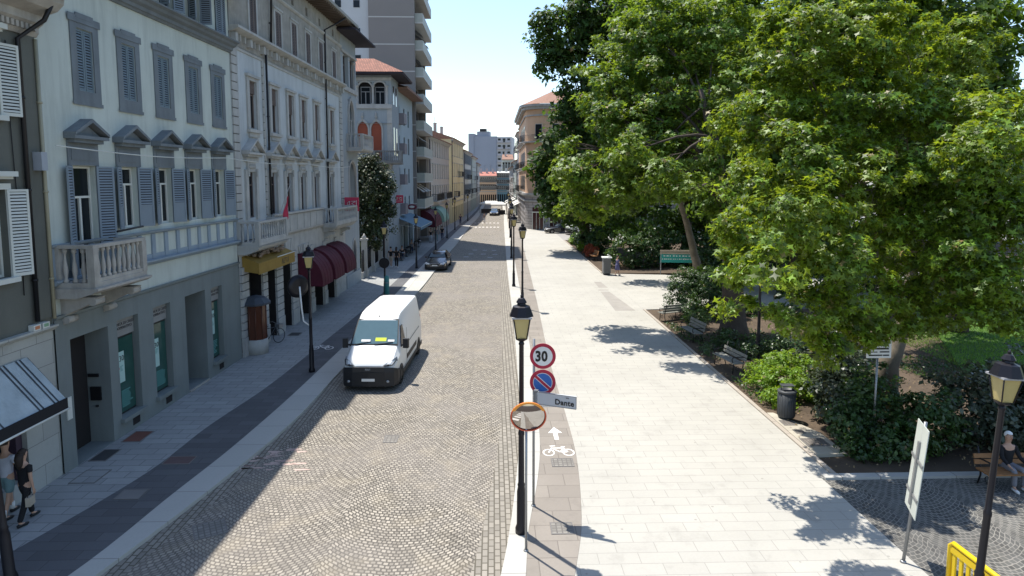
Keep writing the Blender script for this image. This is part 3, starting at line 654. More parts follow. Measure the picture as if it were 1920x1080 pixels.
for a,c in ((27.5,28.2),(29.77,30.33),(31.47,32.33),(33.62,34.5),(36.7,37.3),(39.2,39.8),(41.7,42.3)):
    b=MB(); b.box(S(a)-.03,S(c)+.03,-.16,-.041,0,.9); quoins(b,S(a),S(c),.9,4.0,.34,.13,mi=0); b.build('pilaster',[M_pst,M_joint],P)
b=MB()
for a,c,d,e in op[:4]:
    b=MB(); m_=S((a+c)/2); b.box(m_-.3,m_+.3,-.17,-.042,e+.05,e+.8); 
    for k in range(-3,4):
        if k: b.obox((m_+k*.24,-.07,e+.42),(.14,.07,.75),0,0,k*.12)
    b.build('voussoirs',M_pst,P)
for q in ((.02,.62,5.0),(S(30.75),S(31.15)-.2,6.1),(S(43.9),S(44.53),6.1)):
    b=MB(); quoins(b,q[0],q[1],q[2],13.3,.36); b.build('quoins',[M_pst,M_joint],P)
b=MB(); moulding(b,0,LP,4.9,[(.06,0),(.16,.06),(.22,.14),(.22,.2)]); moulding(b,S(31.0),S(39),5.95,[(.2,0),(.3,.05),(.3,.14)]); b.box(S(31),S(39),-.22,-.001,5.11,5.94)
for k in range(8): s=S(31.1)+k*1.1; b.box(s-.05,s+.05,-.25,-.2201,5.12,5.93)
b.build('ledge',M_pst,P)
b=MB(); moulding(b,0,LP,13.25,[(.04,0),(.06,.1)]); moulding(b,0,LP,13.9,[(.08,0),(.3,.08),(.42,.14),(.42,.24)])
for k in range(34):
    s=.3+k*(LP-.5)/33; b.box(s-.05,s+.05,-.16,-.021,13.62,13.89)
    if k%3==0: b.box(s-.12,s+.12,-.22,-.021,13.55,13.89)
moulding(b,0,LP,16.6,[(.04,0),(.12,.08),(.12,.14)],y=-.02); b.build('cornice',M_pst,P)
for c in c1:
    s=S(c); window(P,s,6.06,.82,2.02,.12,mat('brown_frame',(.10,.075,.07),.6),M_glass)
    b=MB()
    for sg in (-1,1): b.box(s+sg*.55-.13,s+sg*.55+.13,-.10,-.001,6.0,8.2); b.box(s+sg*.47-.06,s+sg*.47+.06,-.16,-.101,7.9,8.25)
    b.box(s-.42,s+.42,-.08,-.001,8.11,8.55); b.box(s-.68,s+.68,-.13,-.001,8.551,8.75)
    for k in range(6): b.ball((s-.3+k*.12,-.10,8.33),(.05,.05,.10),6,4)
    b.build('window_surround',M_pst,P)
    b=MB(); tri_ped(b,s,8.86,1.75,.66,.36); b.ball((s,-.2,9.1),(.16,.08,.12),8,6); b.build('pediment',M_pst,P)
for i,c in enumerate(c2):
    s=S(c); window(P,s,10.06,.78,2.08,.13,M_brsh,M_dark if i%2 else M_glass)
    b=MB()
    for sg in (-1,1): b.box(s+sg*.52-.12,s+sg*.52+.12,-.07,-.001,10.0,12.3)
    b.box(s-.4,s+.4,-.07,-.001,12.151,12.3); b.box(s-.72,s+.72,-.14,-.001,12.301,12.42); b.box(s-.7,s+.7,-.16,-.001,9.86,9.999); b.box(s-.55,s+.55,-.08,-.001,9.66,9.859); b.build('window_surround',M_pst,P)
    nsl=5+i*2; b=MB()
    for k in range(nsl*2): b.box(s-.36,s+.36,.03,.05,12.1-k*.055,12.14-k*.055)
    b.build('roller_blind',M_brsh,P)
for c in c3:
    s=S(c); f=window(P,s,14.3,.7,1.68,.12,M_brsh,M_brsh,shut=(3,3),sh_m=M_brsh,sw=.345,y=-.02)
    b=MB()
    for sg in (-1,1): b.box(s+sg*.45-.08,s+sg*.45+.08,-.07,-.021,14.25,16.1)
    b.box(s-.37,s+.37,-.07,-.021,16.001,16.1); b.box(s-.6,s+.6,-.12,-.021,16.101,16.2); b.build('window_surround',M_pst,P)
    MB().box(s-.17,s+.17,.1,.12,16.96,17.39).build('attic_window',M_glass,P)
b=MB(); b.box(-.2,LP+.7,-1.0,.3,18.0,18.1); b.box(-.2,LP+.7,-1.12,-.98,18.0,18.18); b.build('eaves',mat('eaves_pale',(.30,.29,.26),.85),P)
b=MB()
for k in range(52): s=k*.35; b.prism([(-.95,17.88),(-.95,17.999),(0,17.999),(0,17.8)],'x',s,s+.1)
b.build('rafters',mat('rafter_brown',(.12,.09,.07),.8),P)
b=MB(); b.quad((-.2,-1.05,18.15),(LP+.7,-1.05,18.15),(LP+.7,6,20.6),(-.2,6,20.6)); b.build('roof',mat('clay_roof',(.26,.13,.09),.9),P)
downpipe(P,[(S(31.05),-.14,13.6),(S(31.05),-.14,5.3)]); downpipe(P,[(S(31.9),-.14,18),(S(31.9),-.5,17.5),(S(31.85),-.2,16.8),(S(31.85),-.1,14.2)])
downpipe(P,[(S(42.2),-1.05,18.0),(S(41.9),-.6,17.6),(S(40.7),-.12,16.9),(S(40.6),-.12,5.1)])
pb=balcony(P,.0,S(30.9),5.1,.95,.88,M_pst,nb=12,ns=3,bw=.055)
b=MB(); moulding(b,.0,S(30.9),4.55,[(.3,0),(.6,.08),(.85,.2),(.98,.36)]); b.build('console',M_pst,pb)
pb=balcony(P,S(39.2),S(44.2),5.1,1.0,.9,M_pst,nb=16,ns=3,bw=.055,name='balcony')
b=MB(); moulding(b,S(39.4),S(44),4.55,[(.2,0),(.6,.08),(.85,.2),(.98,.36)])
for s in (S(39.8),S(43.5)): scroll(b,s,4.55,.3,.6,.7)
b.build('console',M_pst,pb)
b=MB()
for k in range(34): b.ball((S(28.4)+k*.09+random.uniform(-.04,.04),-.3-random.uniform(0,.3),4.45+random.uniform(-.1,.15)),(.16,.1,.07),6,4)
b.build('carved_ornament',mat('carving_brown',(.22,.17,.13),.9),P)
# flag
fl=thing('flag','furled red flag on a slanting pole over the palazzo balcony','flag',(FX(31.6)+.75,30.5,0))
b=MB(); b.path([(-.15,-1.2,4.9),(.25,.9,7.7)],.02,6); b.build('pole',M_stone,fl)
b=MB(); vs=[];n=10
for i in range(n):
    t=i/(n-1); z=7.0-t*1.6; wd=.04+.17*math.sin(PI*min(1,t*1.05)**1.6); cx=.16-.1*t
    for k in range(5): a=k/4-.5; vs.append((cx+a*wd*.6+.03*math.sin(k*2+i),.55-.35*t+a*wd*1.6,z-.12*(k%2)))
b.add(vs,[(i*5+k,i*5+k+1,(i+1)*5+k+1,(i+1)*5+k) for i in range(n-1) for k in range(4)],0,True)
o=b.build('cloth',mat('flag_red',(.42,.03,.07),.8,.25,3),fl)
# yellow hotel awning + text
ya=thing('yellow_awning','mustard yellow awning with a lettered valance over the palazzo entrance','awning',(FX(27.75),27.75,0),TH)
M_yel=mat('mustard_canvas',(.30,.19,.04),.8,.15,2,stain=.2)
b=MB(); b.add([(0,-.05,4.45),(4.5,-.05,4.45),(4.5,-.75,4.15),(0,-.75,4.15)],[(0,1,2,3)]); b.add([(0,-.05,4.45),(0,-.75,4.15),(0,-.75,3.7),(0,-.05,3.8)],[(0,1,2,3)]); b.add([(4.5,-.05,4.45),(4.5,-.75,4.15),(4.5,-.75,3.7),(4.5,-.05,3.8)],[(0,1,2,3)]); b.build('canopy',M_yel,ya)
b=MB(); b.box(0,4.5,-.77,-.74,3.66,4.15); b.build('valance',M_yel,ya); put_text('AETU',.36,M_black,ya,(2.7,-.775,3.78),(PI/2,0,0))
b=MB(); b.path([(2.2,-.77,4.17),(4.5,-.77,4.17)],.025,6); b.build('front_bar',M_white,ya)
for i,(a,c) in enumerate(((34.75,36.75),(37.25,39.25),(39.75,42.1))):
    t=thing('burgundy_awning',('nearest burgundy barrel awning, partly behind the left lamp post','middle burgundy barrel awning of the three on the palazzo','farthest burgundy barrel awning beside the pale blank wall')[i],'awning',(FX(a),a,0),TH,'burgundy awnings on the palazzo')
    w=c-a; b=MB(); n=9; pr=[(-.02-1.35*math.sin(PI/2*k/(n-1)),3.75-1.5*(1-math.cos(PI/2*k/(n-1)))) for k in range(n)]+[(-1.37,1.95)]
    vs=[]
    for y,z in pr: vs+=[(0,y,z),(w,y,z)]
    b.add(vs,[(2*k,2*k+1,2*k+3,2*k+2) for k in range(len(pr)-1)],0,True)
    for x in (0,w): b.add([(x,y,z) for y,z in pr]+[(x,-.02,1.98)],[tuple(range(len(pr)+1))])
    M_bur=mat('burgundy_canvas',(.08,.008,.021),.75,.2,2,stain=.15); b.build('canopy',M_bur,t)
    r=MB()
    for k in range(5):
        x=w*k/4; r.path([(x,y-.01,z+.01) for y,z in pr],.006,5)
    r.path([(0,-1.37,1.95),(w,-1.37,1.95)],.015,5); r.build('ribs',M_bur,t)
# display case (kiosk) by the entrance
kz=thing('display_case','rounded brown display case with a slate roof and stone base by the palazzo','display case',(FX(28.3)+.34,28.25,.085))
b=MB(); b.lathe([(.5,0),(.5,.62),(.46,.65)],0,0,10); b.build('base',M_pst,kz)
b=MB(); b.lathe([(.44,.651),(.44,2.15)],0,0,10,sm=False); b.build('glazing',glossy('brown_glass',(.10,.035,.02),.15),kz)
b=MB()
for k in range(10): t=2*PI*k/10; b.path([(.45*math.cos(t),.45*math.sin(t),.65),(.45*math.cos(t),.45*math.sin(t),2.15)],.022,6)
b.build('mullions',mat('copper_brown',(.13,.05,.03),.4),kz)
b=MB(); b.lathe([(.46,2.151),(.66,2.2),(.66,2.28),(.42,2.5),(.05,2.6)],0,0,10,sm=False); b.build('roof',mat('slate_blue',(.05,.06,.075),.6),kz)
# overhead cable with bracket along the facades
cb=thing('overhead_cable','thin pale cable strung along the pediments of the left facades','cable',(0,0,0))
b=MB(); pts=[]
for k in range(41):
    t=k/40; y=16.4+t*28.4; pts.append((FX(y)+.42,y,8.62+.0*t-.12*math.sin(PI*((t*3)%1))))
b.path(pts,.016,5); b.build('wire',M_white,cb)
# ================================================================= D Venetian villa: street tower
M_vil=mat('villa_render',(.32,.355,.38),.9,.07,.8,stain=.25)
M_vst=mat('villa_stone',(.42,.41,.39),.85,.12,3,stain=.45)
M_tile=bricks('roof_tiles',(.33,.13,.085),.22,.34,.03,(.10,.05,.04),'xy',.3,big=.3,bump=1)
M_tile2=bricks('roof_tiles_side',(.33,.13,.085),.22,.34,.03,(.10,.05,.04),'yx',.3,big=.3,bump=1)
M_red=mat('red_brown_shutter',(.26,.055,.025),.6,.15)
M_soff=mat('dark_soffit',(.035,.03,.04),.9)
D=thing('villa','narrow Venetian tower with gothic window, stone balcony and a dark overhanging eave','building',(FX(44.6),44.6,0),TH)
S=lambda y:y-44.6; LD=4.1
hl=[(S(45.2),S(46.6),14.2,16.4,.5),(S(47.0),S(48.4),14.2,16.4,.5),(S(46.2),S(47.6),10.0,13.4,.3),(S(46.0),S(47.9),4.9,9.0,.5),(S(46.6),S(47.5),.4,3.3,.2)]
b=MB(); wall(b,0,LD,0,17.6,hl); shell(b,0,LD,9,0,17.6); b.box(0,LD,-.08,-.002,0,1.0); b.build('wall',M_vil,D)
b=MB()
for x in (45.1,46.8,48.5): q=MB(); column(q,S(x),.12,14.2,2.1,.13); q.build('loggia_column',M_vst,D)
b.box(0,LD,-.14,-.002,13.9,14.19); b.box(0,LD,-.10,-.002,16.42,16.6)
arch_frame(b,S(46.9),10.0,1.3,3.3,.16,.1,pointed=True); column(b,S(46.9),.0,10,2.0,.07); arch_frame(b,S(46.95),4.9,1.9,4.1,.14,.08); arch_frame(b,S(47.05),.4,.9,2.9,.12,.06,pointed=True)
b.build('stone_trim',M_vst,D)
for c,z,w,h in ((45.9,14.2,1.3,2.15),(47.7,14.2,1.3,2.15),(46.9,10.0,1.3,3.3),(47.05,.4,.9,2.9)): window(D,S(c),z+.01,w,h,.28 if z>1 else .15,mat('brown_frame',(.14,.10,.09),.6),M_glass)
b=MB(); arch_panel(b,S(46.95),4.9,1.85,4.05,.45); b.build('arched_door',mat('ochre_door',(.30,.22,.12),.8),D)
balcony(D,S(45.6),S(48.9),10.0,1.15,.95,M_vst,nb=10,ns=3)
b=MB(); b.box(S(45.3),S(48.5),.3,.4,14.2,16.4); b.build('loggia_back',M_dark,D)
b=MB(); b.box(-.9,LD+1.0,-1.3,9,17.6,17.72); b.add([(-.9,-1.3,17.72),(LD+1,-1.3,17.72),(LD+1,9,17.72),(-.9,9,17.72),(1.2,3,18.9),(2.6,3,18.9),(2.6,5,18.9),(1.2,5,18.9)],[(0,1,5,4),(1,2,6,5),(2,3,7,6),(3,0,4,7),(4,5,6,7)]); b.build('roof',M_soff,D)
# villa main wing, set back behind the magnolia: camera-facing wall at y 60
V=thing('villa_wing','villa wing with red tiled hip roof, arched loggia and two red brown shutters','building',(-17.0,60,0),0)
S=lambda x:x+17.0; w1=S(-9.35)
hl=[(S(-12.35),S(-11.1),14.6,16.6,.5),(S(-10.95),S(-9.85),14.6,16.6,.5),(S(-14.8),S(-13.0),14.6,16.6,.5)]
b=MB(); wall(b,0,w1,0,17.2,hl); b.quad((w1,0,0),(w1,4.6,0),(w1,4.6,17.2),(w1,0,17.2)); b.quad((0,0,17.2),(w1,0,17.2),(w1,4.6,17.2),(0,4.6,17.2)); b.quad((0,4.6,0),(0,4.6,17.2),(w1,4.6,17.2),(w1,4.6,0)); b.box(w1,w1+.004,1,3,14.6,16.5); b.build('wall',M_vil,V)
b=MB()
for x in (-12.45,-11.0,-9.75,-12.9): q=MB(); column(q,S(x),-.02,14.6,1.7,.13); q.build('loggia_column',M_vst,V)
for c,w in ((-11.72,1.25),(-10.4,1.1)): arch_frame(b,S(c),14.6,w,2.0,.14,.08)
b.box(0,w1+.08,-.18,-.002,14.2,14.59); b.box(0,w1+.06,-.12,-.002,16.75,17.0); b.box(S(-9.75),w1+.05,-.06,-.001,9,14.19); b.box(0,w1+.1,-.15,-.001,12.85,12.86)
for c in (-12.0,-10.75): arch_frame(b,S(c),9.4 if c>-11 else 10.2,.95,3.6 if c>-11 else 2.8,.14,.09,pointed=True); b.lathe([(.05,0),(.03,.3),(.16,.42),(.04,.55),(.1,.7),(.02,.85)],S(c),-.06,8,0,True,0,13.05)
q=MB(); column(q,S(-11.38),-.06,9.4,2.2,.08); q.build('window_column',M_vst,V); b.build('stone_trim',M_vst,V)
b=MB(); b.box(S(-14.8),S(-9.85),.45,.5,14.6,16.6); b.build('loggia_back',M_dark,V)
for c in (-12.0,-10.75):
    b=MB(); arch_panel(b,S(c),9.4 if c>-11 else 10.2,.93,3.55 if c>-11 else 2.75,-.03,pointed=True); b.build('shutter',M_red,V)
for x in (-11.72,-10.4): window(V,S(x),14.6,.9,1.6,.3,mat('villa_frame',(.3,.3,.3),.6),M_glass)
for k in range(2): window(V,w1,0,0,0) if False else None
b=MB()
for yy in (1.0,2.6): 
    b.box(w1-.001,w1+.02,yy,yy+.7,10,12.6); b.box(w1-.001,w1+.02,yy,yy+.7,14.7,16.4)
b.build('side_window',M_glass,V)
b=MB(); b.box(-1,w1+1.25,-1.2,5.6,17.2,17.34); b.build('eaves',M_soff,V)
b=MB(); e=w1+1.3; b.add([(-1,-1.25,17.35),(e,-1.25,17.35),(e,5.7,17.35),(-1,5.7,17.35),(1,2.2,19.1),(e-3.2,2.2,19.1)],[(0,1,5,4),(1,2,5),(2,3,4,5),(3,0,4)]); b.build('roof',M_tile,V)
vb=balcony(V,S(-10.9),w1+1.0,9.35,1.2,1.0,mat('balcony_dark',(.20,.20,.20),.85,.1,2,stain=.5),nb=12,ns=4)
b=MB(); scroll(b,S(-10.4),9.1,.3,.7,.9); scroll(b,w1-.2,9.1,.3,.7,.9); b.build('console',M_vst,vb)
vb=balcony(V,S(-13.0),S(-11.1),9.35,.8,1.0,M_vst,nb=8,ns=2)
# garden gate pillars and railing in front of the villa
for k,(x,y) in enumerate(((-10.15,50.3),(-10.1,53.2),(-10.0,56.4),(-9.9,59.2))):
    t=thing('gate_pillar',('nearest','second','third','farthest')[k]+' tall stone gate pillar in front of the villa garden','pillar',(x,y,.08),0,'villa gate pillars')
    b=MB(); b.box(-.26,.26,-.26,.26,0,.5); b.box(-.2,.2,-.2,.2,.5,2.9); b.box(-.28,.28,-.28,.28,2.9,3.05); b.build('shaft',M_vst,t)
    b=MB(); b.lathe([(.16,0),(.2,.1),(.08,.25),(.02,.4)],0,0,10,0,True,0,3.05); b.build('finial',M_vst,t)
t=thing('garden_railing','dark iron railing between the villa gate pillars','railing',(-10.15,49.2,.08))
b=MB(); b.box(-.08,.08,0,10.2,0,.5); b.build('plinth',M_vst,t); b=MB()
for k in range(78): b.path([(0,.1+k*.13,.5),(0,.1+k*.13,2.2)],.012,4)
b.box(-.02,.02,0,10.2,2.0,2.04); b.build('bars',M_black,t)
# E pale blue house
M_pb=mat('pale_blue_render',(.40,.47,.51),.9,.05,.7,stain=.15)
XE=-9.65; E_=thing('pale_blue_house','narrow pale blue house with small balconies between villa and apartment tower','building',(XE,64.7,0),TH)
hs=[(13.4,15.2),(10.4,12.2),(7.3,8.9),(4.3,5.9)]; cc=[1.5,4.7,7.4]
hl=[(c-.45,c+.45,a,c2_,.2) for a,c2_ in hs for c in cc]+[(.7,2.5,0,2.9,.4),(3.4,6.0,0,2.9,.4),(6.6,9.4,0,2.9,.4)]
b=MB(); wall(b,0,10.2,0,16.6,hl); shell(b,0,10.2,10,0,16.6); b.build('wall',M_pb,E_)
b=MB(); b.box(.5,9.6,.38,.42,0,2.9); b.build('shop_front',M_dark,E_)
for a,c2_ in hs:
    for c in cc: window(E_,c,a,.88,c2_-a-.01,.12,M_black,M_glass)
    b=MB(); b.box(.7,2.3,-.7,-.002,a-.1,a); b.box(.7,2.3,-.7,-.66,a,a+.95)
    for x in (.7,2.27): b.box(x,x+.03,-.66,-.01,a,a+.95)
    b.build('balcony',mat('mauve_metal',(.22,.20,.22),.6),E_)
b=MB(); b.box(-.5,10.4,-1.2,10,16.6,16.75); b.box(-.5,10.4,-1.26,-1.1,16.62,16.85); b.quad((-.5,-1.2,16.8),(10.4,-1.2,16.8),(10.4,4,18.3),(-.5,4,18.3)); b.build('roof',mat('house_roof',(.25,.15,.11),.9),E_)
# F tower block
M_tw=mat('tower_render',(.235,.22,.21),.9,.04,.4,bump=.05); M_twl=mat('tower_band',(.5,.5,.48),.9,.05)
XT=-8.95; F_=thing('tower_block','tall grey brown apartment tower with pale bands and stacked balconies','building',(XT,75.2,0),PI/2)
b=MB(); b.box(0,11.5,.9,5.2,0,43); b.box(.0,.5,.0,.9,0,43); b.box(11.0,11.5,0,.9,0,43); b.build('wall',M_tw,F_)
b=MB(); b.box(.3,13,5.2,12.5,0,41); b.build('pale_wall',mat('tower_pale',(.50,.52,.53),.9,.05,.6),F_)
b=MB()
for k in range(13):
    z=4.9+3.03*k; b.box(-.015,0,.0,5.2,z-.06,z+.06)
b.build('floor_band',M_twl,F_)
for z in (27.2,24.1,30.2,21.1):
    for y in (6.2,8.3,10.4): MB().box(.26,.30,y,y+.7,z,z+.8).build('small_window',M_glass,F_)
M_fr=mat('balcony_front',(.38,.40,.36),.6,.1); M_cur=mat('pale_sunblind',(.55,.55,.52),.8,.1)
for k in range(13):
    z=4.3+3.03*k; b=MB(); b.box(.5,11,-.9,.9,z,z+.16)
    o=b.build('balcony',M_twl,F_)
    b=MB(); b.box(.5,11,-.9,-.86,z+.16,z+1.15)
    for x in (.5,10.96): b.box(x,x+.04,-.86,.0,z+.16,z+1.15)
    b.build('parapet',M_fr,o)
    b=MB()
    for x in (.9,3.2,5.6,8.0): b.box(x,x+1.5,.86,.898,z+.3,z+2.6)
    b.build('glazed_door',M_glass,o)
    if k%3!=1:
        for x in (1.0,4.4,7.6):
            b=MB(); b.add([(x,.7,z+2.85),(x+2.2,.7,z+2.85),(x+2.2,-.7+.3*(k%2),z+1.9),(x,-.7+.3*(k%2),z+1.9)],[(0,1,2,3)]); b.build('sunblind',M_cur,o)
b=MB(); b.box(-.2,11.8,.5,13,43,43.4); b.build('roof',M_tw,F_)
# generic terrace building
def terrace(name,label,x0,y0,x1,y1,h,cw,floors,n,roofc,cat='building',depth=10,wc=None,balc=(),gfc=None,roofh=2.0,ov=.6,wz=1.5,shutc=None,gh=3.6,frontz=None):
    L=math.hypot(x1-x0,y1-y0); rz=math.atan2(y1-y0,x1-x0)
    t=thing(name,label,cat,(x0,y0,0),rz); flip=(x0>0)
    fh=(h-gh-.3)/floors; hl=[]
    st=L/n
    for f in range(floors):
        for k in range(n): c=st*(k+.5); z=gh+.3+f*fh+fh*.22; hl.append((c-.45,c+.45,z,z+fh*.62,.2))
    for k in range(n): c=st*(k+.5); hl.append((c-st*.34,c+st*.34,.0,gh*.78,.4))
    b=MB(); wall(b,0,L,0,h,hl); shell(b,0,L,depth,0,h); b.build('wall',cw,t)
    b=MB()
    for k in range(n): c=st*(k+.5); b.box(c-st*.34,c+st*.34,.38,.42,0,gh*.78)
    b.build('shop_front',M_dark,t)
    mf=wc or M_white; k0=0
    for (a,c,z,z2,d) in hl[:floors*n]:
        f=window(t,(a+c)/2,z,.88,z2-z-.01,.12,mf,M_glass,shut=(170,170) if shutc else None,sh_m=shutc,sw=.42)
    b=MB()
    for (a,c,z,z2,d) in hl[:floors*n]: b.box(a-.15,c+.15,-.1,-.002,z2+.02,z2+.16); b.box(a-.1,c+.1,-.12,-.002,z-.12,z-.002)
    moulding(b,0,L,gh,[(.05,0),(.15,.08),(.15,.18)]); moulding(b,-.05,L+.05,h-.4,[(.05,0),(.2,.15),(ov*.6,.3),(ov*.7,.4)]); b.build('stone_trim',M_pst,t)
    for (f,a,c) in balc:
        z=gh+.3+f*fh+fh*.2; o=MB().box(a,c,-.85,-.002,z-.14,z).build('balcony',M_pst,t); b=MB()
        b.box(a,c,-.85,-.81,z+.9,z+.95)
        for q in range(int((c-a)/.14)+1): b.box(a+q*.14,a+q*.14+.03,-.845,-.815,z,z+.9)
        for x in (a,c-.03):
            for q in range(6): b.box(x,x+.03,-.8+q*.14,-.77+q*.14,z,z+.9)
            b.box(x,x+.03,-.81,0,z+.9,z+.95)
        b.build('railing',M_black,o)
    b=MB(); o=ov; b.box(-.1,L+.1,-o,depth,h,h+.12)
    b.add([(-.1,-o,h+.12),(L+.1,-o,h+.12),(L+.1,depth,h+.12),(-.1,depth,h+.12),(.1,depth/2,h+roofh),(L-.1,depth/2,h+roofh)],[(0,1,5,4),(1,2,5),(2,3,4,5),(3,0,4)]); b.build('roof',roofc,t)
    for q in range(max(2,n//3)):
        c=st*(q*3+1.2); b=MB(); b.box(c-.3,c+.3,depth*.3,depth*.3+.5,h+.5,h+roofh+.9); b.box(c-.36,c+.36,depth*.3-.06,depth*.3+.56,h+roofh+.9,h+roofh+1.0); b.build('chimney',M_pst,t)
        b=MB(); b.path([(c+1.2,depth*.35,h+.4),(c+1.2,depth*.35,h+roofh+2.2)],.03,5)
        for z in (1.5,1.8,2.1): b.path([(c+.7,depth*.35,h+roofh+z),(c+1.7,depth*.35,h+roofh+z)],.015,4)
        b.build('antenna',M_black,t)
    if not flip: downpipe(t,[(.2,-.12,h-.3),(.2,-.12,3.2)],M_black,.07)
    return t
M_rf=mat('weathered_tiles',(.30,.17,.12),.9,.2,4)
M_bei=mat('beige_render',(.52,.47,.42),.9,.08,.7,stain=.2); M_yelr=mat('yellow_render',(.72,.64,.40),.9,.06,.7,stain=.1); M_gre=mat('grey_render',(.58,.57,.52),.9,.08,.6,stain=.2)  # far walls made paler in place of haze
terrace('beige_palazzo','beige grey three storey palazzo with a balcony right after the apartment tower',-8.7,87.2,-7.4,108,13.4,M_bei,3,9,M_rf,balc=((0,2,9),(0,12,19)),gh=3.8)
terrace('yellow_house','yellow house with a plain yellow gable wall, beyond the beige palazzo',-7.2,111,-6.1,131,14.6,M_yelr,3,7,M_rf,balc=((0,3,6),(1,10,13)))
terrace('grey_townhouse','grey townhouse with shutters beyond the yellow house on the left',-6.0,131.2,-5.3,152,13.4,M_gre,3,7,M_rf,balc=((0,2,5),(1,8,11),(0,14,17)),shutc=M_bshut)
terrace('cream_townhouse','cream townhouse at the far end of the left row',-5.2,152.2,-4.6,172,13.0,M_cream,3,7,M_rf,balc=((0,4,8),(1,12,15)))
terrace('end_house','last pale house of the left row before the orange building',-4.5,172.2,-4.2,196,11.8,M_gre,3,8,M_rf,balc=((0,4,8),))
# far end
M_or=mat('orange_render',(.60,.43,.29),.9,.05,.6)
terrace('orange_building','low orange building with a red roof closing the far end of the street',-6.6,203,1.0,203,8.6,M_or,2,12,mat('red_roof',(.40,.16,.12),.9),roofh=1.4,gfc=None,depth=9)
M_tea=mat('teal_glass_wall',(.16,.30,.36),.4,.1)
terrace('teal_building','blue green glazed building just right of the orange one',1.2,206,5.4,206,9.6,M_tea,3,6,M_gre,depth=8,roofh=.6)
terrace('pale_house','small cream house with a brown roof behind the teal building',3.2,232,7.2,232,14.6,M_cream,2,4,M_rf,depth=8,roofh=2)
ft=thing('far_apartment_tower','slate blue apartment slab with a column of balconies at the end of the street','building',(-10,262,0),R(-8)); ft.scale=(1,1,.87)
b=MB(); b.box(0,11.5,0,12,0,28.5); b.box(-.02,2.2,-.3,10,0,29.8); b.box(3,8,3,8,28.5,31); b.build('wall',mat('slate_wall',(.28,.30,.345),.9,.05,.2),ft)  # wall colour lightened to stand in for distance haze
b=MB(); b.box(11.52,17.5,.3,12,0,28.2); b.build('balcony_wing',mat('pale_wing',(.46,.46,.47),.9,.05,.2),ft)
for f in range(9):
    b=MB(); z=1.8+3*f
    for x in (12.0,13.9,15.8): b.box(x,x+1.1,.2,.31,z,z+1.7)
    b.build('window',M_glass,ft); b=MB()
    b.box(11.8,17.2,-.6,.29,z-.3,z-.15); b.box(11.8,14.2,-.62,-.58,z-.15,z+.7); b.box(15,17.2,-.62,-.58,z-.15,z+.7); b.build('balcony',mat('pale_wing2',(.38,.38,.40),.9,.05,.2),ft)
b=MB(); b.box(5,9,-.06,-.001,8,11.5); b.build('blue_panel',mat('pale_blue_panel',(.40,.65,.78),.5,.1),ft)
b=MB(); b.box(4.2,6.8,2.5,5,31,32.2); b.build('plant_room',M_black,ft)
# ================================================================= right side: peach corner building
M_pea=mat('peach_render',(.64,.42,.27),.9,.06,.6,stain=.1); M_rus=bricks('rusticated_stone',(.42,.40,.39),1.1,.42,.035,(.16,.15,.15),'xz',.1,big=.2,bump=.8); 
PB=thing('peach_building','peach rounded corner palazzo with curved balconies above a grey stone base','building',(8.2,100.2,0))
def curve_pts(r,off=0,n=10):
    # street facade (x=-3.2), rounded corner, then camera-facing facade (y=-3.2)
    R0=3.2+off; return [(-R0,26)]+[(-R0*math.cos(t),-R0*math.sin(t)) for t in [PI/2*k/n for k in range(n+1)]]+[(34,-R0)]
def cwall(mb,off,z0,z1,mi=0):
    p=curve_pts(0,off); vs=[]
    for x,y in p: vs+=[(x,y,z0),(x,y,z1)]
    n=len(p); mb.add(vs,[(2*i,2*i+1,2*i+3,2*i+2) for i in range(n-1)],mi)
def cslab(mb,off,z0,z1,mi=0,off0=0):
    cwall(mb,off,z0,z1,mi); p=curve_pts(0,off); q=curve_pts(0,off0)
    for z in (z0,z1):
        vs=[(x,y,z) for x,y in p]+[(x,y,z) for x,y in q]; n=len(p); mb.add(vs,[(i,i+1,n+i+1,n+i) for i in range(n-1)],mi)
b=MB(); cwall(b,0,5.3,18.6); b.quad((34,-3.2,0),(34,-3.2,18.6),(34,20,18.6),(34,20,0)); b.quad((-3.2,26,0),(-3.2,26,18.6),(20,26,18.6),(20,26,0)); b.build('wall',M_pea,PB)
b=MB(); cwall(b,.12,0,5.3); b.build('ground_floor_wall',M_rus,PB)
b=MB(); cslab(b,.5,5.3,5.6); cslab(b,.3,5.05,5.299); cslab(b,.3,4.3,4.5); cslab(b,.9,18.6,18.9); cslab(b,.6,18.2,18.599); cslab(b,.2,17.2,17.4); cslab(b,.15,9.1,9.25); cslab(b,.15,13.2,13.35); b.build('cornice',M_pst,PB)
b=MB(); p=curve_pts(0,.95); vs=[(x,y,18.92) for x,y in p]+[(min(30,max(x*.3,1.0)),max(1.5,y*.3+2),21.4) for x,y in p]; n=len(p); b.add(vs,[(i,i+1,n+i+1,n+i) for i in range(n-1)]); b.build('roof',M_rf,PB)
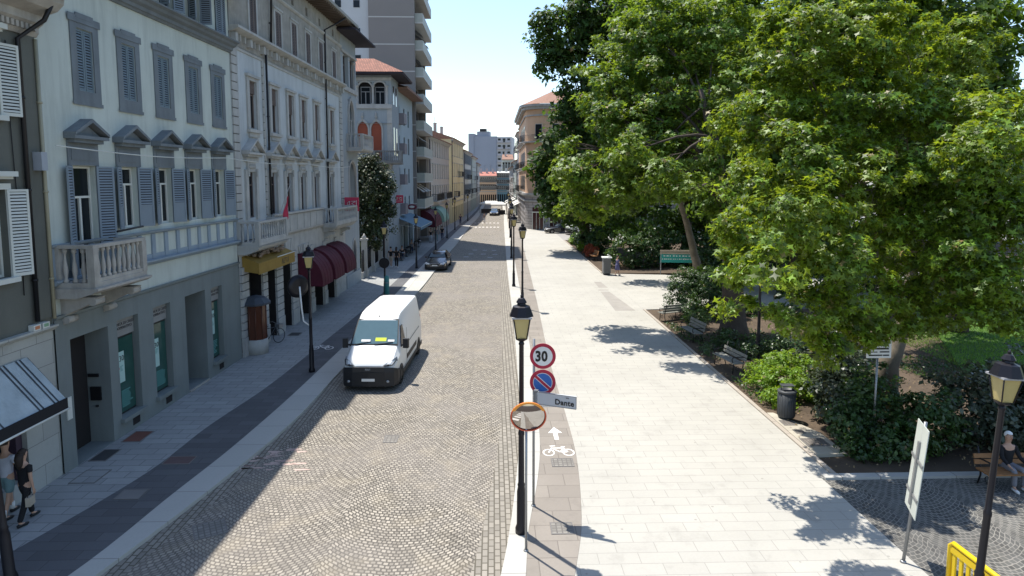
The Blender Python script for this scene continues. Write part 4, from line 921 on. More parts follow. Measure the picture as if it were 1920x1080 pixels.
for (x,y,rz) in [(-1.35,-2.93,R(-23)),(1.2,-3.2,0),(4.6,-3.2,0),(8,-3.2,0),(11.5,-3.2,0),(-3.2,1.5,-PI/2),(-3.2,5,-PI/2),(-3.2,9,-PI/2),(-3.2,13,-PI/2)]:
    for z in (6.0,9.7,13.7):
        f=place(cached(('pw',),lambda:frame_mesh(1.1,2.3,True,True,M_white)),'window',PB,(x,y,z),rz)
        place(cached(('pp',),lambda:pane_mesh(1.1,2.3,M_glass)),'pane',f,(0,-.045,0))
        f.location=(x+math.sin(rz)*.05,y-.05*math.cos(rz),z)
    if abs(rz)<.1 or rz>-1:
        b=MB(); b.box(-.9,.9,-.16,-.06,.0,3.4); b.build('shop_opening',glossy('shop_dark_red',(.07,.03,.03),.2),PB,(x,y,.05),rz)
        b=MB(); b.box(-1.0,1.0,-.22,-.161,2.6,2.75); b.box(-.95,-.85,-.22,-.161,0,2.6); b.box(.85,.95,-.22,-.161,0,2.6); b.box(-.3,-.25,-.2,-.161,0,2.6); b.box(.25,.3,-.2,-.161,0,2.6); b.build('shop_frame',M_white,PB,(x,y,.05),rz)
for z in (9.4,13.4):
    b=MB(); pts=[(-(3.2+o)*math.cos(t),-(3.2+o)*math.sin(t)) for o in (1.0,0) for t in ([PI*.02+PI*.52*k/12 for k in range(13)] if o else [PI*.54-PI*.52*k/12 for k in range(13)])]
    b.prism(pts,'z',z-.15,z); o=b.build('balcony',M_pst,PB); b=MB()
    for k in range(40):
        t=PI*.02+PI*.52*k/39; b.path([(-4.12*math.cos(t),-4.12*math.sin(t),z),(-4.12*math.cos(t),-4.12*math.sin(t),z+.95)],.018,4)
    b.path([(-4.12*math.cos(PI*.02+PI*.52*k/20),-4.12*math.sin(PI*.02+PI*.52*k/20),z+.95) for k in range(21)],.03,5); b.build('railing',M_black,o)
for z in (9.4,13.4,5.7):
    for y in (4.5,9,13.5,19):
        o=MB().box(-4.1,-3.2,y-1.1,y+1.1,z-.14,z).build('balcony',M_pst,PB); b=MB()
        for q in range(16): b.box(-4.1,-4.07,y-1.1+q*.145,y-1.07+q*.145,z,z+.95)
        for q in range(6): b.box(-4.05+q*.15,-4.02+q*.15,y-1.1,y-1.07,z,z+.95)
        b.box(-4.1,-4.06,y-1.1,y+1.1,z+.95,z+1); b.build('railing',M_black,o)
def rterr(name,label,xx,ya,yb,h,m,n,balc):  # right-hand row: its facade looks to -x
    return terrace(name,label,xx,yb,xx-.02,ya,h,m,3,n,M_rf,balc=balc)
rterr('grey_townhouse','tall grey townhouse with projecting balconies beyond the peach building',5.2,126.6,140,16.8,mat('mauve_grey_render',(.40,.37,.38),.9,.08,.6),4,((0,1,4),(1,1,4),(2,1,4),(2,8,12)))
rterr('white_townhouse','lower white townhouse behind the grey one on the right row',5.0,140.2,160,11.6,M_cream,6,((0,2,5),(1,8,11)))
rterr('far_right_house','beige house at the far end of the right row',4.9,160.2,196,10.6,M_bei,9,((0,2,5),(1,12,16)))
M_waw=mat('white_canvas',(.62,.61,.57),.85,.08)
for k,(y,x) in enumerate(((118,4.95),(124,4.95),(131,5.1),(141,4.9),(150,4.9))):
    t=thing('white_awning',('nearest','second','third','fourth','farthest')[k]+' slanting white awning along the right hand shop fronts','awning',(x,y,0),-PI/2,'white awnings on the right row')
    b=MB(); b.add([(-2,-.1,3.5),(2,-.1,3.5),(2,-2.2,2.5),(-2,-2.2,2.5)],[(0,1,2,3)]); b.box(-2,2,-2.22,-2.18,2.3,2.5); b.build('canopy',M_waw,t); b=MB(); b.path([(-2,-2.2,2.5),(-2,-.1,2.9)],.02,5); b.path([(2,-2.2,2.5),(2,-.1,2.9)],.02,5); b.build('arms',M_black,t)
# awnings farther along the left row
def quarter_awning(name,label,x,y,w,m,z=3.9,d=1.8,h=1.8,group=None):
    t=thing(name,label,'awning',(x,y,0),TH,group); b=MB(); n=8; pr=[(-.02-d*math.sin(PI/2*k/(n-1)),z-h*(1-math.cos(PI/2*k/(n-1)))) for k in range(n)]+[(-d-.02,z-h-.25)]; vs=[]
    for a,c in pr: vs+=[(0,a,c),(w,a,c)]
    b.add(vs,[(2*k,2*k+1,2*k+3,2*k+2) for k in range(len(pr)-1)],0,True)
    for q in (0,w): b.add([(q,a,c) for a,c in pr]+[(q,-.02,z-h-.2)],[tuple(range(len(pr)+1))])
    b.build('canopy',m,t); b=MB()
    for k in range(5): b.path([(w*k/4,a-.01,c+.01) for a,c in pr],.015,4)
    b.build('ribs',m,t)
t=thing('slate_blue_awning','large flat slate blue awning over the cafe tables','awning',(-9.7,63.5,0),TH)
b=MB(); b.add([(0,-.1,4.0),(8.5,-.1,4.0),(8.5,-2.5,3.0),(0,-2.5,3.0),(0,-.1,3.96),(8.5,-.1,3.96),(8.5,-2.5,2.96),(0,-2.5,2.96)],[(0,1,2,3),(4,7,6,5),(0,3,7,4),(1,5,6,2),(3,2,6,7)]); b.box(0,8.5,-2.52,-2.48,2.72,3.0); b.build('canopy',mat('slate_blue_canvas',(.14,.23,.30),.85,.1),t)
b=MB(); b.path([(0,-2.5,2.98),(8.5,-2.5,2.98)],.03,6); b.path([(.1,-.1,3.3),(.1,-2.4,2.9)],.02,6); b.path([(8.4,-.1,3.3),(8.4,-2.4,2.9)],.02,6); b.build('frame',M_white,t)
quarter_awning('wine_red_awning','large wine red barrel awning beyond the cafe, at the foot of the tower',-8.9,78.5,6.5,mat('burgundy_canvas',(.155,.012,.035)))
quarter_awning('sage_green_awning','pale sage green barrel awning near the beige palazzo',-8.6,88.5,6,mat('sage_canvas',(.25,.40,.34),.85,.1))
b=MB()
# hanging signs
for (x,y,z,w,h,lab) in ((-9.72,44.3,6.05,.95,.95,'red projecting sign with a white line emblem beside the palazzo balcony'),(-9.1,62.0,5.85,.85,.75,'smaller red projecting sign with white strokes on the pale blue house')):
    t=thing('projecting_sign',lab,'sign',(x,y,z)); MB().box(-w/2,w/2,-.07,.07,-h/2,h/2).build('panel',mat('sign_red',(.48,.03,.08),.5,.05),t)
    b=MB()
    for (a,c,d,e) in ((-.30,.12,-.12,.22),(-.12,.22,-.2,-.1),(-.05,.22,.25,.22),(.0,.05,.28,.2),(.0,.05,.3,-.12),(-.34,-.25,.34,-.25),(-.3,-.08,-.1,.0),(-.3,-.08,-.3,.1),(.34,-.25,.34,.3)):
        b.path([(a*w,-.08,c*h),(d*w,-.08,e*h)],.018,4)
    b.build('emblem',M_white,t); MB().path([(-w/2,0,h/2-.1),(-w/2-.3,0,h/2-.1)],.025,6).build('bracket',M_black,t)
t=thing('oval_sign','small dark red oval shop sign above the slate blue awning','sign',(-9.0,71,4.7)); b=MB(); b.ball((0,0,0),(.55,.06,.32),14,8); b.build('panel',mat('oval_red',(.16,.02,.04),.5),t); b=MB(); b.ball((0,-.05,0),(.3,.03,.14),10,6); b.build('emblem',M_white,t)
# ================================================================= street lamps
M_pole=mat('lamp_black',(.018,.017,.022),.4,.1,metal=.4,bump=.02); M_amb=glossy('amber_glass',(.50,.40,.16),.25); M_rim=mat('lamp_rim',(.42,.42,.44),.5,.1,metal=.3)
def lamp(label):
    t=thing('street_lamp',label,'street lamp',(0,0,0),0,'black lantern street lamps')
    b=MB(); b.lathe([(.13,0),(.13,.12),(.10,.2),(.095,.95),(.075,1.05),(.085,1.1),(.068,1.15),(.062,2.2),(.07,2.22),(.07,2.28),(.055,2.32),(.05,4.2),(.065,4.22),(.04,4.3)],0,0,14); b.build('pole',M_pole,t)
    b=MB(); b.lathe([(.05,0),(.13,.05),(.14,.08)],0,0,8,0,False,PI/8,4.28)
    for k in range(4):
        a=PI/4+k*PI/2; b.path([(.155*math.cos(a),.155*math.sin(a),4.36),(.245*math.cos(a),.245*math.sin(a),4.80)],.014,4)
    o=b.build('lantern_frame',M_pole,t)
    b=MB(); b.lathe([(.14,0),(.225,.43)],0,0,4,0,False,PI/4,4.365); b.build('lantern_glass',M_amb,o)
    b=MB(); b.lathe([(.30,0),(.30,.035)],0,0,4,0,False,PI/4,4.80); b.build('lantern_rim',M_rim,o)
    b=MB(); b.lathe([(.27,0),(.19,.2),(.10,.235),(.09,.27),(.12,.29),(.07,.37),(.025,.39),(.03,.43),(.005,.46)],0,0,8,0,False,PI/8,4.836); b.build('lantern_cap',M_pole,o)
    return t
LM=[(.59,13.36,1,'nearest street lamp, standing at the right kerb in front of the round signs'),(1.72,37.8,.97,'second street lamp on the right kerb with a clear lantern above the cycle path'),(1.45,45.6,1.0,'third black lamp on the right kerb, half hidden behind the second one'),(1.75,62,1,'fourth lamp along the right kerb, near the tower shadow'),(1.95,69.5,1,'fifth lamp along the right kerb, just past the tower shadow'),(2.2,84,1,'sixth lamp along the right kerb, before the peach building'),(2.5,100,1,'seventh lamp along the right kerb, level with the dashed crossing'),(2.9,124,1,'farthest lamp on the right kerb by the white awnings'),
(-7.3,25.3,.97,'street lamp at the left kerb with a curved arm holding a black mirror back'),(-7.1,41.6,.95,'left lamp next to the teal post beyond the van'),(-6.66,55.1,.9,'left lamp beside the dark car'),(-6.2,68.6,.9,'left lamp in front of the slate blue awning'),(-6.06,83.4,.9,'left lamp at the foot of the apartment tower'),(-5.84,97,.95,'left lamp before the dashed crossing'),(-4.7,117.5,.95,'farthest visible lamp of the left row'),(-9.3,11.9,1,'black lamp post cut off by the bottom left corner'),(8.22,10.1,.93,'lamp post at the lower right with an amber lantern, leaning over the yellow barrier'),(11.3,26.5,1.0,'dark lamp post standing in the park shade under the plane tree')]
L0=None
for x,y,s,lab in LM:
    if L0 is None: o=L0=lamp(lab)
    else: o=copy_tree(L0,label=lab)
    o.location=(x,y,.07); o.scale=(s,s,s); o.rotation_euler=(0,R(3.4) if (8<x<9 and y<11) else R(-3.2) if x<-9 else 0,R(12) if y>14 else 0)
# ================================================================= traffic signs
M_pg=mat('galvanised_pole',(.30,.31,.32),.45,.08,metal=.7,bump=.02); M_sw=mat('sign_white',(.74,.74,.72),.5,.04,bump=0); M_sr=mat('sign_red_paint',(.42,.02,.05),.45,.05,bump=0); M_sb=mat('sign_blue',(.03,.13,.42),.45,.05,bump=0); M_sk=mat('sign_black',(.015,.015,.015),.5,bump=0)
def disc(mb,r,y0,y1,n=40,mi=0): mb.path([(0,y0,0),(0,y1,0)],r,n,mi)
def sign_pole(x,y,h,lab,r=.03,ry=0):
    t=thing('sign_post',lab,'sign post',(x,y,.06)); t.rotation_euler=(0,ry,0); b=MB(); b.path([(0,0,0),(0,0,h)],r,12); b.lathe([(r+.03,0),(r+.02,.04)],0,0,10); b.build('pole',M_pg,t); return t
sp1=sign_pole(.93,14.5,4.05,'grey post carrying the round signs behind the nearest lamp')
def roundsign(label,z,x=.93+.2,y=14.42):
    t=thing('traffic_sign',label,'traffic sign',(x,y,z)); t.rotation_euler=(R(0),0,R(-4)); b=MB(); disc(b,.30,0,.02); b.build('plate',M_sr,t); return t
t=roundsign('round 30 speed limit sign with a dark red ring',3.72); b=MB(); disc(b,.225,-.006,-.001); b.build('face',M_sw,t); put_text('30',.30,M_sk,t,(-.175,-.009,-.11),(PI/2,0,0),name='figures',bold=.012); b=MB(); disc(b,.301,.0,.0005)
me=[c for c in t.children if c.name.startswith('figures')][0]; me.scale=(.92,1.1,1)
MB().box(-.22,-.02,.021,.05,-.02,.02).build('clamp',M_pg,t)
t=roundsign('round blue no parking sign with a red ring and diagonal bar',3.10); b=MB(); disc(b,.225,-.006,-.001); b.build('face',M_sw,t); b=MB(); disc(b,.212,-.012,-.0065); b.build('blue_field',M_sb,t)
b=MB(); c,s=math.cos(R(-42)),math.sin(R(-42))
def bar(mb,L,w,y0,y1,mi): 
    p=[(-L*c+w*s,-L*s-w*c),(L*c+w*s,L*s-w*c),(L*c-w*s,L*s+w*c),(-L*c-w*s,-L*s+w*c)]; mb.prism(p,'y',y0,y1,mi)
bar(b,.21,.045,-.016,-.0125,0); bar(b,.225,.03,-.021,-.0165,1); b.build('diagonal_bar',[M_sw,M_sr],t); MB().box(-.22,-.02,.021,.05,-.02,.02).build('clamp',M_pg,t)
t=thing('supplementary_plate','small white plate with dark markings under the no parking sign','sign',(1.17,14.40,2.66)); MB().box(-.27,.27,0,.015,-.14,.14).build('plate',M_sw,t)
b=MB(); b.box(-.2,-.06,-.005,-.001,.0,.06); b.box(.0,.22,-.005,-.001,.03,.07); b.path([(.02,-.004,-.04),(.12,-.004,.02),(.22,-.004,-.03)],.015,5); b.build('symbols',M_sk,t)
t=thing('street_name_sign','long pale street name blade reading Dante, above the convex mirror','sign',(1.38,14.05,2.80),R(-24)); MB().box(-.50,.50,0,.04,-.145,.145).build('plate',mat('name_plate',(.50,.53,.55),.45,.05,bump=0),t)
b=MB()
for a in ((-.505,.505,-.148,-.135),(-.505,.505,.135,.148),(-.508,-.496,-.135,.135),(.496,.508,-.135,.135)): b.box(a[0],a[1],-.006,-.001,a[2],a[3])
b.build('border',M_pg,t); put_text('Dante',.175,M_sk,t,(.0,-.006,-.085),(PI/2,0,0),bold=.004); put_text('via',.06,M_sk,t,(.26,-.006,.075),(PI/2,0,0)); MB().box(-.52,-.42,.0,.09,-.16,.17).build('clamp',M_pg,t)
sp2=sign_pole(.66,12.66,3.0,'thin steel post holding the convex mirror at the right kerb',.026)
t=thing('convex_mirror','oval convex traffic mirror with an orange rim on the thin kerb post','traffic mirror',(.70,12.60,2.98)); t.rotation_euler=(R(7),0,0); t.scale=(1,1,.88)
b=MB(); b.path([(0,.02,0),(0,.06,0)],[.36,.30],40); b.build('back_shell',mat('orange_plastic',(.75,.22,.03),.4,.05),t)
b=MB(); vs=[];fs=[];n=40
for j in range(7):
    r=.345*j/6; 
    for k in range(n): vs.append((r*math.cos(2*PI*k/n),.012-.055*(1-(j/6)**2),r*math.sin(2*PI*k/n)))
for j in range(6):
    for k in range(n): fs.append((j*n+k,j*n+(k+1)%n,(j+1)*n+(k+1)%n,(j+1)*n+k))
b.add(vs,fs,0,True); b.build('mirror_face',glossy('mirror_silver',(.55,.52,.49),.04,1.0),t)
b=MB(); b.path([(.355*math.cos(2*PI*k/40),.0,.355*math.sin(2*PI*k/40)) for k in range(41)],.017,6,cap=False); b.build('rim',mat('orange_rim',(.60,.10,.04),.4,.05),t)
b=MB()
for sgn in (1,):
    pts=[(.37*math.cos(a),.375*math.sin(a)) for a in [R(25+130*k/16) for k in range(17)]]+[(.30*math.cos(a),.30*math.sin(a)+.03) for a in [R(155-130*k/16) for k in range(17)]]
    b.prism(pts,'y',-.03,-.012)
b.build('hood',mat('hood_orange',(.80,.30,.04),.4,.05),t)
t=sign_pole(8.28,12.05,2.95,'leaning steel post of the narrow panel sign at the lower right',.032,R(5.5))
t=thing('panel_sign','tall pale panel sign seen from behind, with a channel rail','sign',(8.28+.20,12.05,1.98)); t.rotation_euler=(Matrix.Rotation(R(5.5),3,'Y')@Matrix.Rotation(R(-112),3,'Z')).to_euler(); MB().box(-.42,.42,-.045,-.03,-.85,.95).build('panel',mat('panel_back',(.52,.55,.50),.5,.08),t)
b=MB(); b.box(-.05,.05,-.085,-.046,-.7,.6); b.box(-.42,.42,-.07,-.046,.2,.25); b.box(-.42,.42,-.07,-.046,-.5,-.45); b.build('rail',M_pg,t)
t=sign_pole(11.1,17.8,2.7,'pale post of the white park sign in front of the shrubs',.03)
t=thing('park_sign','white rectangular park sign with black lines, half under the leaves','sign',(11.1,17.74,2.95)); MB().box(-.36,.36,0,.02,-.3,.26).build('plate',M_sw,t)
b=MB()
for q in ((-.30,.1,-.24,-.2),(.12,.3,-.24,-.2),(-.3,-.05,-.14,-.11),(.02,.3,-.14,-.10),(-.28,.28,-.05,.0),(-.2,.2,.05,.16)): b.box(q[0],q[1],-.004,-.001,q[2],q[3])
b.build('print',M_sk,t)
# mirror back on the left lamp, with curved white arm
t=thing('round_mirror','black back of a round mirror on a curved white arm by the left lamp','traffic mirror',(-7.72,25.3,3.55),R(48)); b=MB(); b.path([(0,-.05,0),(0,0,0),(0,.08,0)],[.30,.45,.46],28); b.build('back_shell',M_pole,t)
b=MB(); b.path([(.0,-.06,0),(.05,-.08,-.9),(.1,-.1,-1.4),(.30,-.30,-1.62)],.035,8); b.build('arm',M_sw,t)
t=thing('round_sign','round sign seen from its dark back on the lamp beyond the van','traffic sign',(-7.1,41.45,2.35)); b=MB(); disc(b,.34,-.03,0,28); b.build('plate',M_pole,t); MB().box(-.08,.08,.0,.06,-.04,.04).build('clamp',M_pg,t)
t=thing('teal_post','short teal painted post beside the lamp beyond the van','post',(-6.9,41.1,.09)); b=MB(); b.lathe([(.16,0),(.16,1.35),(.12,1.45),(.03,1.5)],0,0,12); b.build('shaft',mat('teal_paint',(.05,.22,.22),.5),t); b=MB(); b.lathe([(.17,0),(.17,.06)],0,0,12,0,True,0,1.0); b.build('collar',M_pg,t)
# ================================================================= vehicles
def loft(stations,mi=0):
    """stations: (y, zb, zt, wb, wt, belt_z) -> closed body skin"""
    b=MB(); ring=[]
    for (y,zb,zt,wb,wt,zbelt) in stations:
        zbelt=min(zbelt,zt-.12); r=min(.09,(zt-zbelt)*.3)
        h=[(wb*.90,zb),(wb*.985,zb+.10),(wb,zb+.3 if zb+.3<zbelt else (zb+zbelt)/2),(wb*.995,zbelt),(wb+(wt-wb)*.5,(zbelt+zt-r)/2),(wt,zt-r),(wt-r*.35,zt-r*.3),(wt-r*1.2,zt),(wt*.5,zt+.012)]
        pts=[(x,y,z) for x,z in h]+[(-x,y,z) for x,z in h[::-1]]; ring.append(pts)
    n=len(ring[0]); vs=[p for r_ in ring for p in r_]; fs=[]
    for i in range(len(ring)-1):
        for k in range(n): fs.append((i*n+k,(i+1)*n+k,(i+1)*n+(k+1)%n,i*n+(k+1)%n))
    fs.append(tuple(range(n))); fs.append(tuple((len(ring)-1)*n+k for k in range(n))[::-1])
    b.add(vs,fs,mi,True); return b
def sharp(o,a=30): o.data.set_sharp_from_angle(angle=R(a)); return o
def wheel(par,x,y,r,w,side):
    t=MB(); prof=[(r*.62,-w/2),(r*.93,-w/2),(r,-w*.36),(r,w*.36),(r*.93,w/2),(r*.62,w/2)]
    n=28; vs=[];fs=[]
    for a,h in prof:
        for k in range(n): q=2*PI*k/n; vs.append((h,a*math.cos(q),a*math.sin(q)))
    for i in range(len(prof)-1):
        for k in range(n): fs.append((i*n+k,i*n+(k+1)%n,(i+1)*n+(k+1)%n,(i+1)*n+k))
    t.add(vs,fs,0,True); wo=t.build('wheel',mat('tyre',(.02,.02,.02),.85),par,(x,y,r))
    b=MB(); b.path([(-w*.2,0,0),(w*.32*side,0,0)],r*.6,20); 
    for k in range(8): q=2*PI*k/8; b.obox((side*w*.36,r*.36*math.cos(q),r*.36*math.sin(q)),(.03,.05,r*.5),rx=q+PI/2+PI/2)
    b.build('rim',mat('wheel_rim',(.32,.32,.33),.4,metal=.6),wo)
M_vw=mat('van_white',(.70,.71,.70),.28,.03,.5,bump=.01,spec=.5); M_vb=mat('van_black_plastic',(.018,.018,.02),.55,.15,bump=.1)
M_wind=glossy('windscreen',(.10,.17,.20),.06); M_hl=glossy('headlight_glass',(.30,.32,.34),.12)
def make_van(label,detail=True):
    t=thing('delivery_van',label,'van')
    st=[(-.02,.55,.93,.80,.70,.9),(.05,.40,1.02,.90,.80,.9),(.3,.32,1.16,.98,.88,1.0),(.85,.3,1.40,1.01,.90,1.15),(.95,.3,1.47,1.015,.90,1.2),(1.75,.3,2.27,1.02,.80,1.25),(1.95,.3,2.41,1.025,.79,1.25),(2.3,.3,2.49,1.025,.80,1.25),(3.0,.3,2.52,1.025,.82,1.25),(5.6,.3,2.52,1.025,.82,1.25),(5.9,.3,2.49,1.01,.80,1.25),(5.98,.35,2.40,.98,.77,1.25)]
    body=sharp(loft(st).build('body',M_vw,t),26)
    # roof ribs and side rub strips
    for sg in (-1,1):
        MB().box(sg*1.022,sg*1.036,2.15,4.4,.62,.80).build('rub_strip',M_vb,t)
        MB().box(sg*1.024,sg*1.030,2.6,5.2,1.22,1.245).build('slide_rail',M_vb,t)
    # windscreen quad lying on the slanted nose
    def q4(mb,p,th=.012): 
        a=Vector(p[1])-Vector(p[0]); c=Vector(p[3])-Vector(p[0]); nn=a.cross(c).normalized()*th
        mb.add([Vector(x)+nn for x in p]+[Vector(x)-nn*.2 for x in p],[(0,1,2,3),(7,6,5,4),(0,4,5,1),(1,5,6,2),(2,6,7,3),(3,7,4,0)])
    b=MB(); q4(b,[(-.87,.97,1.51),(.87,.97,1.51),(.765,1.74,2.255),(-.765,1.74,2.255)]); ws=b.build('windscreen',M_wind,t)
    b=MB(); q4(b,[(-.91,.93,1.46),(.91,.93,1.46),(.80,1.79,2.30),(-.80,1.79,2.30)],.006); b.build('windscreen_seal',M_vb,t)
    MB().obox((.22,1.10,1.655),(.42,.16,.004),rx=R(43)).build('yellow_note',mat('note_yellow',(.62,.75,.05),.7),t)
    b=MB(); b.obox((-.35,1.06,1.62),(.35,.10,.004),rx=R(43)); b.obox((.62,1.06,1.62),(.25,.09,.004),rx=R(43)); b.build('papers',M_sw,t)
    b=MB(); b.path([(-.75,.93,1.50),(-.15,1.02,1.585)],.014,5); b.path([(.0,.93,1.50),(.7,1.0,1.57)],.014,5); b.build('wipers',M_vb,t)
    for sg in (-1,1):
        def sx(z): return sg*(1.022+(.80-1.022)*max(0,(z-1.25))/(2.43-1.25)+.006)
        b=MB(); P4=[(1.12,1.36),(2.0,1.36),(2.0,2.05),(1.68,2.05)]; 
        vs=[(sx(z),y,z) for y,z in P4]+[(sx(z)-sg*.02,y,z) for y,z in P4]; b.add(vs,[(0,1,2,3),(0,4,5,1),(1,5,6,2),(2,6,7,3),(3,7,4,0)]); b.build('side_window',M_glass,t)
        b=MB(); b.box(sg*1.0275,sg*1.034,2.08,2.095,.5,1.9); b.box(sg*1.0275,sg*1.034,1.05,2.08,.5,.51); b.box(sg*1.03,sg*1.045,1.85,2.02,1.12,1.16); b.build('door_trim',M_vb,t)
        # mirrors
        b=MB(); b.obox((sg*1.17,1.16,1.50),(.20,.16,.36),rz=-sg*.15); b.obox((sg*1.06,1.2,1.42),(.16,.06,.06)); b.build('mirror',M_vb,t)
        # headlight wraps the corner
        b=MB(); zt=lambda y:1.02+y*.5
        pl=[(sg*.50,-.035,.93),(sg*.70,-.03,.90),(sg*.90,.06,.90),(sg*1.0,.42,1.04),(sg*.96,.46,1.18),(sg*.86,.26,1.13),(sg*.62,.04,1.02)]
        b.add([(x,y-.012,z) for x,y,z in pl]+[(x-sg*.05,y+.05,z-.02) for x,y,z in pl],[tuple(range(7))]+[(i,(i+1)%7,7+(i+1)%7,7+i) for i in range(7)]); h=b.build('headlight',M_hl,t)
        b=MB(); b.path([(sg*.56,-.055,.955),(sg*.86,.035,.965),(sg*.96,.34,1.08)],.02,6); b.ball((sg*.72,-.01,.97),(.05,.03,.04),8,6); b.build('lamp_housing',M_vb,h)
        for y in (.92,5.0):
            wheel(t,sg*.93,y,.34,.22,sg)
            b=MB(); pts=[(y+.43*math.cos(a),.34+.43*math.sin(a)) for a in [PI*k/14 for k in range(15)]]; b.prism([(y+.43,.24)]+pts+[(y-.43,.24)],'x',sg*1.005,sg*1.030); b.build('wheel_arch',M_vb,t)
        b=MB(); b.box(sg*.98,sg*1.032,1.36,4.56,.26,.42); b.box(sg*.98,sg*1.03,5.44,5.9,.26,.42); b.build('sill',M_vb,t)
        b=MB(); b.ball((sg*.72,-.155,.40),(.06,.03,.05),8,6); b.build('fog_lamp',M_hl,t)
    b=MB(); pl=[(-1.035,.50),(-1.035,.25),(-.93,-.02),(-.6,-.12),(0,-.15),(.6,-.12),(.93,-.02),(1.035,.25),(1.035,.50)]; b.prism(pl,'z',.20,.72)
    b.add([(-1.03,.48,.72),(-1.0,.2,.80),(-.9,-.0,.88),(-.6,-.09,.90),(.6,-.09,.90),(.9,-.0,.88),(1.0,.2,.80),(1.03,.48,.72),(-1.03,.25,.70),(-.93,-.02,.70),(-.6,-.12,.70),(.6,-.12,.70),(.93,-.02,.70),(1.03,.25,.70)],[(0,8,1),(1,8,9,2),(2,9,10,3),(3,10,11,4),(4,11,12,5),(5,12,13,6),(6,13,7),(1,2,3,4,5,6)])
    b.build('bumper',M_vb,t)
    b=MB(); b.box(-.58,.58,-.125,-.09,.74,.92); b.build('grille',mat('grille_dark',(.03,.03,.032),.5),t); put_text('FIAT',.10,M_hl,t,(-.115,-.13,.80),(PI/2,0,0),name='emblem',bold=.003)
    b=MB(); b.box(-.24,.24,-.162,-.152,.40,.50); b.build('number_plate',M_sw,t)
    b=MB(); b.obox((0,1.9,2.40),(.05,.1,.03)); b.build('roof_marker',M_vb,t)
    b=MB(); 
    for sg in (-1,1): b.box(sg*.80,sg*.95,5.98,6.0,1.0,1.6)
    b.build('tail_light',mat('tail_red',(.4,.02,.02),.3),t)
    return t
van=make_van('white high roof delivery van driving towards the camera on the cobbles'); van.location=(-4.60,23.15,.0); van.rotation_euler=(0,0,R(-2.5)); van['group']='white vans'
v2=copy_tree(van,label='white van parked behind the park shrubs below the peach building'); v2.location=(10.2,88.5,.06); v2.rotation_euler=(0,0,R(-80))
M_cd=mat('car_black',(.012,.014,.018),.18,.05,bump=0,spec=.6)
M_cb=_m['car_black']; M_cb.node_tree.nodes['Principled BSDF'].inputs['Coat Weight'].default_value=.6
def make_car(label,paint):
    t=thing('parked_car',label,'car')
    st=[(-.02,.35,.58,.70,.62,.5),(.08,.28,.68,.84,.72,.58),(.35,.22,.76,.90,.78,.66),(1.25,.2,.93,.92,.80,.78),(1.45,.2,.98,.92,.74,.82),(2.15,.2,1.36,.92,.62,.90),(2.55,.2,1.43,.92,.60,.90),(3.3,.2,1.43,.92,.60,.92),(4.0,.2,1.22,.91,.66,.92),(4.45,.24,1.08,.89,.74,.88),(4.75,.3,1.0,.84,.72,.8),(4.82,.4,.85,.76,.68,.7)]
    sharp(loft(st).build('body',paint,t),24)
    def q4(name,p,m,th=.012):
        a=Vector(p[1])-Vector(p[0]); c=Vector(p[3])-Vector(p[0]); nn=a.cross(c).normalized()*th; MB().add([Vector(x)+nn for x in p],[(0,1,2,3)]).build(name,m,t)
    q4('windscreen',[(-.70,1.47,1.0),(.70,1.47,1.0),(.58,2.18,1.345),(-.58,2.18,1.345)],glossy('car_windscreen',(.10,.14,.17),.05),.022)
    q4('rear_window',[(.60,3.45,1.40),(-.60,3.45,1.40),(-.64,4.05,1.18),(.64,4.05,1.18)][::-1],M_glass,.03)
    for sg in (-1,1):
        b=MB(); sx=lambda z:sg*(.935-(z-.9)*.62); P=[(1.75,.95),(3.9,.97),(3.5,1.33),(2.3,1.33)]; b.add([(sx(z),y,z) for y,z in P],[(0,1,2,3)]); b.build('side_window',M_glass,t)
        b=MB(); b.obox((sg*1.0,1.75,.98),(.2,.1,.13)); b.build('mirror',paint,t)
        b=MB(); pl=[(sg*.45,-.02,.58),(sg*.75,.03,.57),(sg*.86,.25,.66),(sg*.80,.28,.74),(sg*.62,.12,.69),(sg*.47,.03,.66)]; b.add([(x,y-.035,z) for x,y,z in pl]+[(x-sg*.04,y+.08,z) for x,y,z in pl],[tuple(range(6))]+[(i,(i+1)%6,6+(i+1)%6,6+i) for i in range(6)]); b.build('headlight',glossy('headlight_bright',(.8,.8,.78),.1),t)
        for y in (.85,3.75):
            wheel(t,sg*.84,y,.32,.21,sg); b=MB(); b.prism([(y+.37*math.cos(a),.32+.37*math.sin(a)) for a in [PI*k/12 for k in range(13)]],'x',sg*.90,sg*.926); b.build('wheel_arch',M_vb,t)
    b=MB(); b.prism([(-.9,.3),(-.8,.0),(-.4,-.07),(.4,-.07),(.8,.0),(.9,.3)],'z',.18,.40); b.box(-.34,.34,-.06,-.0,.40,.66); b.build('bumper',M_vb,t)
    b=MB()
    for a in ((-.36,.36,.655,.675),(-.36,.36,.395,.41)): b.box(a[0],a[1],-.08,-.05,a[2],a[3])
    for x in (-.36,.345): b.box(x,x+.015,-.08,-.05,.41,.655)
    b.build('grille_frame',M_rim,t); MB().box(-.24,.24,-.095,-.081,.44,.54).build('number_plate',M_sw,t)
    b=MB(); b.box(-.75,.75,4.82,4.84,.62,.76); b.build('tail_light',mat('tail_red',(.4,.02,.02),.3),t)
    return t
car=make_car('black saloon car with bright headlights beside the left kerb, facing the camera',M_cb); car.location=(-4.98,53.9,0); car.rotation_euler=(0,0,R(-3)); car['group']='dark cars'
o=copy_tree(car,label='distant dark car stopped in the road in front of the white canopies'); o.location=(.1,134.5,0)
o=copy_tree(car,label='dark car parked in the side street by the peach building door'); o.location=(7.4,91.0,.06); o.rotation_euler=(0,0,R(-85))
